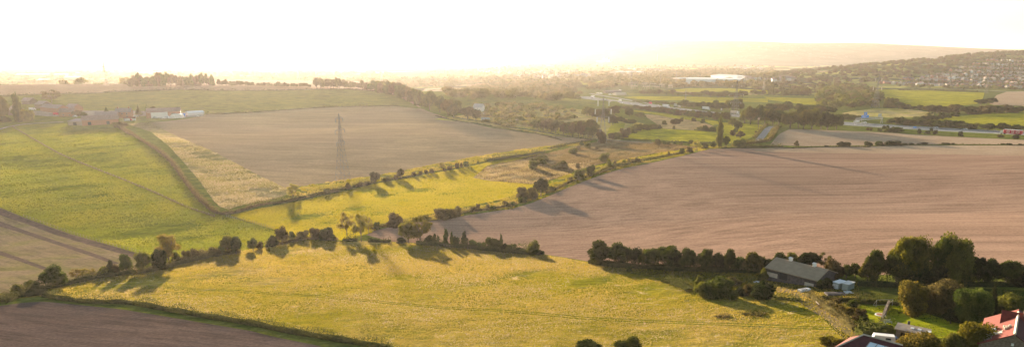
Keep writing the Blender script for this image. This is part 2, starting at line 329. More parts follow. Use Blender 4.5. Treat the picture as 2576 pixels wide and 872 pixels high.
    r('grass_ride',strip([(1300,488),(1371,463),(1430,441),(1487,421.5),(1577,403),(1653,388),(1730,376)],5),lawn,'mown green ride along the rough ground')
    r('lane',strip([(1500,349),(1527,351.5),(1580,355),(1640,358.5),(1700,361)],4),conc,'pale gravel lane behind the rough ground')
    # right hand ploughland
    r('ploughed_field',wpoly(PL_N+[(3000,760),(2700,700),(2576,696),(2440,692),(2160,690)]+[(q[0],q[1]-2) for q in HEDGE_M[::-1][2:15]]),pl,'huge brown ploughed field with fine rows on the right')
    r('headland',wpoly([(1900,376),(1932,372.5),(2031,370),(2231,366),(2400,365.6),(2576,366),(2900,369),(2900,400),(2576,391),(2300,387),(2100,385),(1990,383),(1900,381)]),pl2,'paler headland at the top of the ploughed field')
    r('tan_field',wpoly([(1938,364),(1950,348),(1962,336),(1985,325),(2020,325),(2060,326.5),(2200,332),(2400,344),(2576,352),(2900,362),(2900,367),(2576,364),(2231,364),(2031,367.5)]),pl2,'pale tan field below the motorway')
    # near meadow
    r('meadow',wpoly([(-60,742),(37,739)]+HEDGE_M[1:]+[(2160,830),(2140,860),(2160,960),(1100,960)]+MEADOW_S[::-1]+[(-60,758)]),mead,'wide golden rough meadow in the foreground')
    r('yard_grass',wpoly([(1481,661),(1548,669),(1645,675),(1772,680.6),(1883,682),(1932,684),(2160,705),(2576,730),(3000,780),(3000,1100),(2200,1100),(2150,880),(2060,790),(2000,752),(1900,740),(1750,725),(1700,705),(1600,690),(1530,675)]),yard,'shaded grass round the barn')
    for o in (0,):
        tl=[(180,727),(300,723),(400,722),(520,727),(644,734.5),(867,750),(1091,771),(1288,782.7),(1511,802),(1697,810),(1932,819),(2100,826)]
        r('grass_track',strip(tl,.5,-.8),trk,'far wheel rut across the foreground meadow'); r('grass_track',strip(tl,.5,.8),trk,'near wheel rut across the foreground meadow')
    r('dark_plough',wpoly([(-500,790),(-100,772),(0,768),(60,760),(110,757.5),(200,766),(300,776),(400,792),(512,811),(630,831),(700,848),(800,868),(900,895),(1000,930),(800,1100),(-500,1100)]),dark,'dark ploughed field in the lower left corner')
    r('bare_path',strip(VV('B6',(1400,560),(1560,590),(1680,650),(1760,700),(1850,790),(1960,860),(2130,960),(2260,1060),(2420,1160)),3.2),path,'bare earth path from the barn beside the hedge')
    r('bare_ground',wpoly(VV('B6',(1350,560),(1500,545),(1640,590),(1760,640),(1720,680),(1600,640),(1420,610))),path,'worn bare ground before the barn')
    r('lawn',wpoly(VV('B5',(450,350),(980,340),(1250,420),(1700,560),(2100,640),(2200,760),(1500,760),(1000,650),(820,560),(600,560),(480,420))),lawn,'bright mown lawn between the garden hedges')
    # valley
    A7=lambda *p: VV('A7',*p)
    V0=[(1090,300),(1195,285),(1340,272),(1470,275),(1545,290),(1620,312),(1560,352),(1470,348),(1400,342),(1300,327),(1200,310)]
    r('allotments',wpoly(V0),heath,'patchwork of allotments and dry plots in the valley')
    r('valley_pasture',wpoly([(1200,263),(1288,252),(1400,247),(1470,254),(1530,262),(1500,266),(1350,266),(1200,272)]),valley,'hazy green pasture left of the motorway')
    r('valley_pasture',wpoly(A7((750,680),(860,620),(930,555),(1230,552),(1420,570),(1700,580),(1920,600),(1960,720),(1560,722),(1100,690))),gval,'sunlit valley pasture left of the poplar')
    r('valley_pasture',wpoly(A7((2010,560),(1960,500),(1880,510),(1800,470),(2000,480),(2250,485),(2520,510),(2400,650),(2280,700),(2100,740),(2020,740))),gval,'sunlit valley pasture right of the poplar')
    r('valley_pasture',wpoly(A7((860,318),(1300,365),(1620,405),(1950,465),(1930,500),(1750,460),(1400,425),(1180,380),(880,338))),gval,'long green strip below the motorway trees')
    r('dry_plot',wpoly(A7((1020,375),(1180,385),(1400,425),(1650,450),(1790,485),(1900,530),(1880,560),(1660,575),(1260,555),(1180,500),(1060,420))),rough,'pale dry ground between the valley pastures')
    r('valley_pasture',wpoly(A7((620,480),(780,490),(760,560),(600,640),(540,640),(570,560))),gval,'small green patch beside the dark valley wood')
    r('valley_pasture',wpoly(A7((760,160),(930,148),(1400,150),(1900,160),(2574,180),(2574,225),(2300,215),(1800,235),(1500,200),(1100,195),(900,180))),gval,'striped sunlit field beyond the motorway')
    r('valley_pasture',wpoly(A7((1300,75),(1600,45),(2100,50),(2574,75),(2574,120),(2200,90),(1500,95))),gval,'thin far field in front of the white sheds')
    r('valley_pasture',wpoly(VV('B1',(1240,90),(1400,100),(1880,110),(1880,150),(2020,165),(1960,195),(1700,185),(1300,130))),gval,'small lit field before the right hand wood')
    r('hill_field',wpoly(VV('B2',(620,-5),(1300,10),(2080,40),(2060,110),(1980,180),(1700,205),(1350,218),(1150,210),(1010,165),(800,100))),gval,'bright yellow green field under the hillside houses')
    r('pink_field',wpoly(VV('B2',(2230,70),(2350,30),(2600,20),(3000,10),(3000,230),(2574,205),(2200,195),(2140,180))),pl2,'pink bare field at the right edge')
    r('hill_field',wpoly(VV('B2',(1400,380),(1700,335),(2100,305),(2574,295),(3000,290),(3000,500),(2574,480),(2000,465),(1650,400))),gval,'green field above the motorway hedge at right')
    r('brown_patch',wpoly(VV('B2',(280,300),(420,270),(700,240),(950,235),(1280,265),(1440,290),(1440,330),(1200,352),(850,350),(700,340),(480,335))),heath,'brown rough grass patch behind the sign gantry')
    # roads
    MW=[(1455,243),(1500,249),(1546,255),(1600,262),(1650,268),(1753,280),(1857,291),(1990,300.5),(2118,310),(2242,318),(2400,327),(2563,335),(2800,347),(3100,358)]
    global MWL; MWL=wline(MW); 
    r('motorway_verge',strip(MWL,60,0,True),verge,'grass verge of the motorway')
    r('motorway',strip(MWL,37,0,True),tar,'grey motorway running through the valley')
    r('slip_road',strip([(1484,235),(1520,241.5),(1560,248),(1610,257),(1660,266)],9),tar,'slip road joining the motorway')
    r('lane',strip(VV('B1',(1350,460),(1290,490),(1250,540),(1200,600),(1160,650)),6.5),tar,'narrow grey lane right of the poplar')
    r('hillside_road',strip(VV('B3',(1000,527),(1300,532),(1650,538),(1900,548),(2150,560),(2350,572),(2560,580)),7),tar,'road below the hillside houses')
def build_ground():
    M['_']=None
    build_regions()
    print('regions t',round(time.time()-T0,1))
    # LOD grid around the camera foot
    rings=[60.0]
    while rings[-1]<15200: rings.append(rings[-1]*(1.018 if rings[-1]<1500 else 1.03))
    pts=[(0.0,0.0)]
    for i,rr in enumerate(rings):
        for a in np.arange(-50,50.01,.42 if rr>120 else 1.2):
            an=R(a+(.2 if i%2 else 0)); pts.append((rr*math.sin(an),rr*math.cos(an)))
    for rr in rings[::12]:
        for a in list(range(-180,-52,8))+list(range(56,180,8)):
            x,y=rr*math.sin(R(a)),rr*math.cos(R(a))
            if y>-350 and abs(x)<14500: pts.append((x,y))
    pts=[p for p in pts if p[1]<15200 and abs(p[0])<14800 and p[1]>-380]
    verts=[Vector(p) for p in pts]; edges=[]
    for name,poly,_,_ in REG:
        b=len(verts); n=len(poly); verts+= [Vector(p) for p in poly]
        edges+=[(b+i,b+(i+1)%n) for i in range(n)]
    ov,oe,of,_,_,_=delaunay_2d_cdt(verts,edges,[],0,1e-3)
    A=np.array([(v.x,v.y) for v in ov]); T=np.array([tuple(f) for f in of],np.int64)
    a,b,c=A[T[:,0]],A[T[:,1]],A[T[:,2]]
    cr=(b[:,0]-a[:,0])*(c[:,1]-a[:,1])-(b[:,1]-a[:,1])*(c[:,0]-a[:,0])
    T=T[abs(cr)>1e-4]; cr=cr[abs(cr)>1e-4]; T[cr<0]=T[cr<0][:,::-1]
    cen=A[T].mean(1); cls=np.zeros(len(T),int)-1
    rr=np.hypot(cen[:,0],cen[:,1])
    Z=h(A[:,0],A[:,1])
    eps=4.0; gx=(h(A[:,0]+eps,A[:,1])-h(A[:,0]-eps,A[:,1]))/(2*eps); gy=(h(A[:,0],A[:,1]+eps)-h(A[:,0],A[:,1]-eps))/(2*eps)
    NRM=np.stack([-gx,-gy,np.ones_like(gx)],1); NRM/=np.linalg.norm(NRM,axis=1)[:,None]
    hz=Z[T].mean(1)
    cls[(rr>1500)]=-2
    cls[(rr>5200)&(hz>8)]=-3
    for i,(name,poly,_,_) in enumerate(REG):
        pa=np.array(poly); bb=(cen[:,0]>pa[:,0].min())&(cen[:,0]<pa[:,0].max())&(cen[:,1]>pa[:,1].min())&(cen[:,1]<pa[:,1].max())
        idx=np.nonzero(bb)[0]
        if len(idx): cls[idx[inpoly(cen[idx,0],cen[idx,1],poly)]]=i
    def mk(name,sel,mat,label):
        f=T[sel]
        if not len(f): print('EMPTY REGION',name,label); return
        u,inv=np.unique(f,return_inverse=True); inv=inv.reshape(f.shape)
        me=mesh_np(name,np.column_stack([A[u],Z[u]]),inv,3)
        me.polygons.foreach_set('use_smooth',np.ones(len(me.polygons),bool))
        me.normals_split_custom_set_from_vertices([tuple(x) for x in NRM[u]])
        o=link(name,me,mat); tag(o,label,kind='structure'); return o
    mk('ground',cls==-1,M['grass'],'green farmland between the fields')
    mk('valley_floor',cls==-2,M['far'],'hazy valley farmland far behind')
    mk('hills',cls==-3,M['hill'],'distant hazy hills on the skyline')
    for i,(name,poly,mat,label) in enumerate(REG): mk(name,cls==i,mat,label)
    print('ground tris',len(T),'t',round(time.time()-T0,1))
M={}
# ---------------- foliage ----------------
for k_,o_ in {'C1':(0,547.4),'C2':(644,547.4),'C3':(1288,547.4)}.items(): TILE[k_]=(*o_,.3723)
for k_,o_ in {'D1':(0,96.6),'D2':(644,96.6),'D3':(1288,96.6),'D4':(1932,96.6)}.items(): TILE[k_]=(*o_,.2585)
TILE['v']=(0,0,1.0); TILE['M6']=(644,289.8,.3323)
def V(t,x,y):
    o=TILE[t]; s=o[2] if len(o)>2 else .2
    return (o[0]+x*s,o[1]+y*s)
def tsc(t): o=TILE[t]; return o[2] if len(o)>2 else .2
def foliage(name,c1,c2,tr=.35,sc=3.0):
    t=NT(name); c=t.n('TexCoord').outputs['Object']
    oi=t.n('ObjectInfo').outputs['Random']
    nz=t.noise(c,sc,3,.6); nl=t.noise(c,sc*7,2,.6)
    col=t.mix(t.ramp(nz,.35,.65),c1,c2)
    col=t.mix(1.0,col,t.mix(nl,(.45,.45,.45),(1.6,1.6,1.6)),'MULTIPLY')
    hs=t.n('HueSaturation',{'Color':col,'Hue':t.math('MULTIPLY_ADD',oi,.03,.485),'Value':t.math('MULTIPLY_ADD',oi,.5,.75)}).outputs[0]
    d=t.n('BsdfDiffuse',{'Color':hs}).outputs[0]
    tc=t.n('HueSaturation',{'Color':hs,'Hue':.485,'Saturation':1.1,'Value':1.5}).outputs[0]
    tl=t.n('BsdfTranslucent',{'Color':tc}).outputs[0]
    return t.surf(t.n('MixShader',{0:tr,1:d,2:tl}).outputs[0])
CUBE=None
def cubesphere():
    global CUBE
    if CUBE: return CUBE
    vs=[];fs=[];idx={}
    def vid(p):
        k=tuple(round(x,4) for x in p)
        if k not in idx: idx[k]=len(vs); v=np.array(p)/np.linalg.norm(p); vs.append(v)
        return idx[k]
    for ax in range(3):
        for sg in (-1,1):
            for i in range(2):
                for j in range(2):
                    q=[]
                    for a,b in ((i,j),(i+1,j),(i+1,j+1),(i,j+1)):
                        p=[0,0,0]; p[ax]=sg; p[(ax+1)%3]=a-1; p[(ax+2)%3]=(b-1)*sg; q.append(vid(p))
                    fs.append(q)
    CUBE=(np.array(vs),np.array(fs)); return CUBE
def leafquads(P0,N0,size,g):
    """irregular leaf-clump faces at points P0 facing roughly N0"""
    n=len(P0); nrm=N0+g.normal(0,.75,(n,3)); nrm/=np.linalg.norm(nrm,axis=1)[:,None]+1e-9
    up=g.normal(0,1,(n,3)); a=np.cross(nrm,up); a/=np.linalg.norm(a,axis=1)[:,None]+1e-9; b=np.cross(nrm,a)
    s=(size*g.uniform(.55,1.35,n))[:,None]
    j=lambda: g.uniform(.55,1.15,(n,1))
    vs=np.stack([P0-a*s*j(),P0-b*s*j(),P0+a*s*j(),P0+b*s*j()],1).reshape(-1,3)
    fs=np.arange(n*4).reshape(n,4); return vs,fs
def crown(shape,nleaf,size,seed,core=True):
    g=np.random.default_rng(seed); L=[]
    if shape=='R':
        L.append((0,0,.55,.25,.32))
        for i in range(17):
            a=g.uniform(0,2*PI); e=g.uniform(-.6,1.35); r=g.uniform(.22,.37)
            L.append((r*math.cos(a)*math.cos(e),r*math.sin(a)*math.cos(e),(.54+r*1.05*math.sin(e)),*(g.uniform(.09,.19),)*2))
    elif shape=='S':
        for i in range(15):
            a=g.uniform(0,2*PI); r=g.uniform(.12,.36); z=g.uniform(.34,.88)
            r*=math.sin(min(1,(1.04-z)*2.2)*PI/2)
            L.append((r*math.cos(a),r*math.sin(a),z,g.uniform(.08,.15),g.uniform(.07,.12)))
    elif shape=='B':
        L.append((0,0,.38,.33,.40))
        for i in range(15):
            a=g.uniform(0,2*PI); z=g.uniform(.1,.74); r=g.uniform(.2,.40)*math.sqrt(max(.1,1-(z*.95)**2))
            s=g.uniform(.10,.21); L.append((r*math.cos(a),r*math.sin(a),z,s,s))
    elif shape=='C':
        for i in range(13):
            z=.10+.82*i/12; w=.30*math.sin(PI*min(1,(z+.10)))**.6+.07
            a=g.uniform(0,2*PI); L.append((.12*math.cos(a),.12*math.sin(a),z,w*g.uniform(.75,1.1),.10))
    elif shape=='K':
        for i in range(11):
            z=.06+.88*i/10; L.append((0,0,z,.46*(1.03-z)+.02,.07))
    L=np.array(L); vols=L[:,3]**2; pr=vols/vols.sum()
    pts=[];ns=[];need=nleaf
    while need>0:
        k=g.choice(len(L),need*2,p=pr); d=g.normal(0,1,(need*2,3)); d/=np.linalg.norm(d,axis=1)[:,None]
        rad=(g.uniform(.68,1.08,need*2)+np.abs(g.normal(0,.10,need*2)) if shape!='S' else g.uniform(.2,1.15,need*2))[:,None]
        p=L[k,:3]+d*rad*np.stack([L[k,3],L[k,3],L[k,4]],1)
        ok=p[:,2]>.01
        for q in range(len(L)):
            e=((p[:,0]-L[q,0])**2+(p[:,1]-L[q,1])**2)/L[q,3]**2+(p[:,2]-L[q,2])**2/L[q,4]**2
            ok&=(e>.45)|(k==q)
        p,d=p[ok][:need],d[ok][:need]; pts.append(p); ns.append(d); need-=len(p)
    p=np.concatenate(pts); d=np.concatenate(ns)
    vs,fs=leafquads(p,d,size,g)
    if core:
        cv,cf=cubesphere(); V_=[vs];F_=[fs]; b=len(vs)
        for l in (L if core!='main' else L[:1]*np.array([1,1,1,1.25,1.1])):
            V_.append(cv*np.array([l[3],l[3],l[4]])*.66+l[:3]); F_.append(cf+b); b+=len(cv)
        vs=np.concatenate(V_); fs=np.concatenate(F_)
    vs[:,2]=np.maximum(vs[:,2],0); 
    # normalise to width 1, height 1
    w=np.percentile(np.abs(vs[:,:2]),98); vs[:,:2]*=.5/w; vs[:,2]/=np.percentile(vs[:,2],99.5)
    return mesh_np('crown_'+shape,vs,fs)
def limb(vs,fs,a,b,ra,rb,n=5):
    a=np.array(a,float); b=np.array(b,float); d=b-a; d/=np.linalg.norm(d); u=np.cross(d,[.3,.9,.1]); u/=np.linalg.norm(u); w=np.cross(d,u); o=len(vs)
    for p,r in ((a,ra),(b,rb)):
        for i in range(n): vs.append(p+r*(u*math.cos(2*PI*i/n)+w*math.sin(2*PI*i/n)))
    for i in range(n): fs.append([o+i,o+(i+1)%n,o+n+(i+1)%n,o+n+i])
def trunk(kind,seed):
    g=random.Random(seed); vs=[];fs=[]
    if kind in('C','K'): limb(vs,fs,(0,0,-.03),(0,0,.9),.07,.015)
    elif kind=='S':
        limb(vs,fs,(0,0,-.03),(.01,0,.34),.035,.026); 
        for i in range(9):
            a=2*PI*i/9+g.uniform(-.3,.3); z=g.uniform(.24,.40); r=g.uniform(.12,.26); m=(r*math.cos(a),r*math.sin(a),z+g.uniform(.14,.26))
            limb(vs,fs,(.005,0,z-.04),m,.018,.011,4)
            for j in range(3):
                b=a+g.uniform(-.8,.8); e=(m[0]+.14*math.cos(b),m[1]+.14*math.sin(b),min(.93,m[2]+g.uniform(.06,.26))); limb(vs,fs,m,e,.011,.004,4)
    else:
        limb(vs,fs,(0,0,-.03),(0,0,.45),.045,.03)
        for i in range(6):
            a=2*PI*i/6+g.uniform(-.3,.3); limb(vs,fs,(0,0,.3),(.24*math.cos(a),.24*math.sin(a),.6),.022,.008,4)
    return mesh_np('trunk_'+kind,np.array(vs),np.array(fs))
TPL={}
NV={'R':4,'S':3,'B':4,'C':2,'K':1}
LV={0:(330,.085),1:(1100,.055),2:(3400,.034),3:(9000,.022)}
def tpl(kind,lev):
    key=(kind,lev,rnd.randrange(NV[kind]))
    if key not in TPL:
        n,s=LV[lev]; 
        if kind=='S': n=int(n*.8); s*=.72
        if kind in 'CK': s*=1.15
        TPL[key]=(crown(kind,n,s,100+hash_(key),core=(('main' if lev==0 and kind in 'RB' else True) if kind!='S' else False)),)
    return TPL[key][0]
def hash_(k): return (ord(k[0])*31+k[1]*7+k[2]*13)%997
TRK={}
def ttpl(kind):
    k=kind if kind in 'SCK' else 'R'
    if k not in TRK: TRK[k]=trunk(k,5)
    return TRK[k]
FM={}
def mats_foliage():
    FM['g']=foliage('leaf_green',(.032,.045,.011),(.07,.082,.018),.3)
    FM['k']=foliage('leaf_dark',(.018,.025,.009),(.038,.046,.014),.22)
    FM['y']=foliage('leaf_yellow_green',(.085,.09,.015),(.16,.15,.025),.4)
    FM['m']=foliage('leaf_mid',(.06,.065,.016),(.115,.11,.024))
    FM['b']=foliage('leaf_brown',(.055,.046,.02),(.10,.08,.03))
    FM['o']=foliage('leaf_golden',(.07,.065,.016),(.17,.135,.028),.35)
    FM['s']=foliage('leaf_sparse',(.15,.13,.03),(.22,.19,.05),.45)
    FM['h']=foliage('leaf_hedge',(.04,.045,.015),(.075,.075,.024),.3,1.2)
    FM['hb']=foliage('leaf_hedge_brown',(.075,.06,.026),(.12,.095,.04),.3,.6)
    FM['hy']=foliage('leaf_hedge_olive',(.055,.052,.016),(.11,.095,.03),.35,.6)
    FM['f']=foliage('leaf_far_hazed',(.12,.10,.04),(.17,.15,.05)); FM['t']=simple('bark',(.12,.09,.065),.9,.3,6)  # far leaves lightened in colour to imitate distance haze
ORD='first second third fourth fifth sixth seventh eighth ninth tenth eleventh twelfth thirteenth fourteenth fifteenth sixteenth seventeenth eighteenth nineteenth twentieth'.split()
TENS={20:'twenty',30:'thirty',40:'forty',50:'fifty',60:'sixty',70:'seventy',80:'eighty',90:'ninety',100:'hundred'}
def ordn(i):
    if i<=20: return ORD[i-1]
    if i%10==0: return TENS[i][:-1]+'ieth'
    return TENS[i//10*10]+'-'+ORD[i%10-1]
NM={'R':('tree','tree'),'S':('tree','tree'),'B':('bush','bush'),'C':('columnar_tree','tree'),'K':('conifer','conifer')}
NTREE=[0]
def tree(t,x,y,top,w,kind='R',mat='g',label='',group=None,parts=None,cat=None,xyz=None):
    s=tsc(t); vx,vy=V(t,x,y); p=P(vx,vy) if xyz is None else xyz; m=dist_px(p)
    hgt=(y-top)*s*m*1.02; wid=w*s*m; big=max(w*s,(y-top)*s)
    lev=3 if big>62 else 2 if big>24 else 1 if big>9 else 0
    nm,ct=NM[kind]
    if kind=='B' and ' tree ' in ' '+label.split(' from ')[0]+' ': nm,ct='tree','tree'
    if parts is None: parts=big>15 and (kind!='B' or nm=='tree')
    rz=rnd.uniform(0,2*PI); dep=wid*rnd.uniform(.85,1.05)
    if not hasattr(tree,'cache'): tree.cache={}
    me0=tpl(kind,lev); key=(me0.name,mat)
    if key not in tree.cache:
        me=me0.copy(); me.materials.append(FM[mat]); tree.cache[key]=me
    me=tree.cache[key]
    if parts:
        r=empty(nm,p,rz); c=bpy.data.objects.new('crown',me); COL.objects.link(c); c.parent=r; c.scale=(wid,dep,hgt)
        tk=(ttpl(kind).name,'trunk')
        if tk not in tree.cache:
            mt=ttpl(kind).copy(); mt.materials.append(FM['t']); tree.cache[tk]=mt
        b=bpy.data.objects.new('trunk',tree.cache[tk]); COL.objects.link(b); b.parent=r; b.scale=(wid,dep,hgt)
    else:
        r=bpy.data.objects.new(nm,me); COL.objects.link(r); r.location=p; r.scale=(wid,dep,hgt); r.rotation_euler=(0,0,rz)
    tag(r,label,cat or ct,group); NTREE[0]+=1
    return r
def row(t,nodes,spacing,kinds,mats,desc,group,wf=1.1,jit=.25,side='left'):
    """trees along a line of (x,y,height) nodes in tile units"""
    out=[]; acc=0; L=[]
    for i in range(len(nodes)-1):
        a,b=nodes[i],nodes[i+1]; d=math.hypot(b[0]-a[0],b[1]-a[1]); n=max(1,round(d/spacing))
        for k in range(n): L.append([a[j]+(b[j]-a[j])*(k+.5)/n for j in range(3)])
    for i,q in enumerate(L):
        hh=q[2]*rnd.uniform(.75,1.2); ww=spacing*wf*rnd.uniform(.9,1.35)
        lb=desc.replace('#',ordn(i+1))
        out.append(tree(t,q[0]+rnd.uniform(-jit,jit)*spacing,q[1]+rnd.uniform(-.1,.1)*spacing,q[1]-hh,ww,rnd.choice(kinds),rnd.choice(mats),lb,group))
    return out
def hedge(t,nodes,hgt,wid,label,mat='h',dens=1.0,name='hedge',lump=.6,group=None,world=None,leaf=None):
    pts=wline([V(t,*q) for q in nodes]) if world is None else world
    m=np.mean([dist_px(q) for q in pts]); leaf=leaf or max(.22,min(1.5,m*2.1))
    g=np.random.default_rng(int(abs(pts[0].x)*10)%9999); VS=[];NS=[]
    for i in range(len(pts)-1):
        a,b=np.array(pts[i]),np.array(pts[i+1]); L=np.linalg.norm((b-a)[:2]); 
        if L<.01: continue
        n=max(3,int(L*(hgt+wid)*2.2/(leaf*leaf*2.6)*dens)); tt=g.uniform(0,1,n); ang=g.uniform(-.15*PI,1.15*PI,n)
        dx,dy=(b-a)[:2]/L; base=a+(b-a)*tt[:,None]; s=np.hypot(base[:,0],base[:,1])
        lm=1+lump*(np.sin(base[:,0]*.9+base[:,1]*.6)*.5+np.sin(base[:,0]*.31-base[:,1]*.37)+g.normal(0,.35,n))*.6
        r=g.uniform(.75,1.08,n)
        off=np.cos(ang)*wid/2*r*lm; up=np.maximum(.02,(.45+.55*np.sin(ang))*hgt*r*lm)
        p=np.stack([base[:,0]-dy*off,base[:,1]+dx*off,h(base[:,0]-dy*off,base[:,1]+dx*off)+up],1)
        nn=np.stack([-dy*np.cos(ang),dx*np.cos(ang),np.sin(ang)],1); VS.append(p); NS.append(nn)
    p=np.concatenate(VS); nn=np.concatenate(NS)
    vs,fs=leafquads(p,nn,leaf*.62,g)
    c=np.array(pts[len(pts)//2]); vs=vs-c
    # inner body so the hedge is not see-through
    cv=[];cf=[]
    for i,q in enumerate(pts):
        a=pts[max(0,i-1)];b=pts[min(len(pts)-1,i+1)]; d=(b-a); d.z=0
        if d.length<1e-6: d=Vector((1,0,0))
        d.normalize(); n_=np.array([-d.y,d.x,0]); q_=np.array(q)-c; o=len(vs)+len(cv); lm=1+.15*math.sin(q.x*.9+q.y*.6)
        for sx,sz in ((-.30,-.1),(-.30,.42),(0,.58),(.30,.42),(.30,-.1)): cv.append(q_+n_*sx*wid*lm+np.array([0,0,sz*hgt*lm]))
        if i:
            for k in range(4): cf.append([o-5+k,o-4+k,o+1+k,o+k])
    vs=np.concatenate([vs,np.array(cv)]); fs=np.concatenate([fs,np.array(cf)])
    o=link(name,mesh_np(name,vs,fs),FM[mat],loc=Vector(c)); tag(o,label,name.replace('_',' ') if name in('hedge','scrub') else 'hedge',group); return o
def forest(name,label,polypix,n,hm,wm,mats,seed,world=None,kind='R',lev=0,minsep=None):
    """a far wood nobody could count: one object"""
    g=np.random.default_rng(seed); poly=wpoly(polypix,20) if world is None else world; pa=np.array(poly)
    x0,y0=pa.min(0); x1,y1=pa.max(0); xs=[];ys=[]
    while len(xs)<n:
        x=g.uniform(x0,x1,n); y=g.uniform(y0,y1,n); k=inpoly(x,y,poly); xs+=list(x[k]); ys+=list(y[k])
    xs=np.array(xs[:n]); ys=np.array(ys[:n]); zs=h(xs,ys)
    cr=crown(kind,170,.12,seed,core='main'); cv=np.empty(len(cr.vertices)*3); cr.vertices.foreach_get('co',cv); cv=cv.reshape(-1,3)
    cf=np.empty(len(cr.polygons)*4,int); cr.polygons.foreach_get('vertices',cf); cf=cf.reshape(-1,4)
    VS=[];FS=[]
    for i in range(n):
        a=g.uniform(0,2*PI); ca,sa=math.cos(a),math.sin(a); w=wm*g.uniform(.7,1.35); hh=hm*g.uniform(.7,1.25)
        q=cv*np.array([w,w,hh]); q=np.stack([q[:,0]*ca-q[:,1]*sa+xs[i],q[:,0]*sa+q[:,1]*ca+ys[i],q[:,2]+zs[i]-hh*.12],1)
        VS.append(q); FS.append(cf+i*len(cv))
    me=mesh_np(name,np.concatenate(VS),np.concatenate(FS))
    o=link(name,me,mats[0]); 
    for m_ in mats[1:]: me.materials.append(m_)
    if len(mats)>1:
        mi=np.repeat(g.integers(0,len(mats),n),len(cf)).astype(np.int32); me.polygons.foreach_set('material_index',mi)
    tag(o,label,'woodland',kind='stuff'); return o

def tufts(name,label,poly,n,sz,mat,seed,fr=.02,th=.45,avoid=()):
    """clumps of standing grass: two leaning blades sheets each, gathered in patches"""
    g=np.random.default_rng(seed); pa=np.array(poly); x0,y0=pa.min(0); x1,y1=pa.max(0); X=[];Y=[];tot=0
    ph=g.uniform(0,6,6)
    while tot<n:
        x=g.uniform(x0,x1,n); y=g.uniform(y0,y1,n)
        f=(np.sin(x*fr*3.1+ph[0]+np.sin(y*fr*2.3))+np.sin(y*fr*5.3+ph[1]+np.sin(x*fr*1.7))+np.sin((x+y)*fr*7.7+ph[2])+np.sin((x-y)*fr*11+ph[3]))/8+.5
        k=inpoly(x,y,poly)&(g.uniform(0,1,n)<sst((f-th+.25)/.5))
        for av in avoid: k&=~inpoly(x,y,av)
        # more of them where they show larger
        k&=g.uniform(0,1,n)<np.clip((260/np.maximum(y,120))**1.3,.15,1)
        X.append(x[k]);Y.append(y[k]); tot+=k.sum()
        if k.sum()==0: break
    x=np.concatenate(X)[:n]; y=np.concatenate(Y)[:n]; n=len(x); z=h(x,y); VS=[]; sz=sz*np.clip(y/270,.45,1.15)
    for q in range(2):
        a=g.uniform(0,PI,n); w=sz*g.uniform(.5,1.3,n); hh=sz*g.uniform(.35,1.0,n); lx,ly=g.normal(0,.3,n)*sz,g.normal(0,.3,n)*sz
        c,s=np.cos(a)*w/2,np.sin(a)*w/2
        VS.append(np.stack([np.stack([x-c,y-s,z-.05],1),np.stack([x+c,y+s,z-.05],1),np.stack([x+c*.7+lx,y+s*.7+ly,z+hh*g.uniform(.6,1,n)],1),np.stack([x-c*.6+lx,y-s*.6+ly,z+hh],1)],1))
    vs=np.concatenate(VS).reshape(-1,3); c0=np.array([x.mean(),y.mean(),0])
    o=link(name,mesh_np(name,vs-c0,np.arange(len(vs)).reshape(-1,4)),mat,loc=Vector(c0)); tag(o,label,'grass',kind='stuff'); return o
def grassmat(name,a,b,c,tr=.5):
    t=NT(name); p=t.pos(); col=t.mix(t.ramp(t.noise(p,.03,4,.7),.4,.6),a,b); col=t.mix(t.ramp(t.noise(p,.9,2,.6),.5,.7),col,c)
    return t.surf(t.n('MixShader',{0:tr,1:t.n('BsdfDiffuse',{'Color':col}).outputs[0],2:t.n('BsdfTranslucent',{'Color':col}).outputs[0]}).outputs[0])
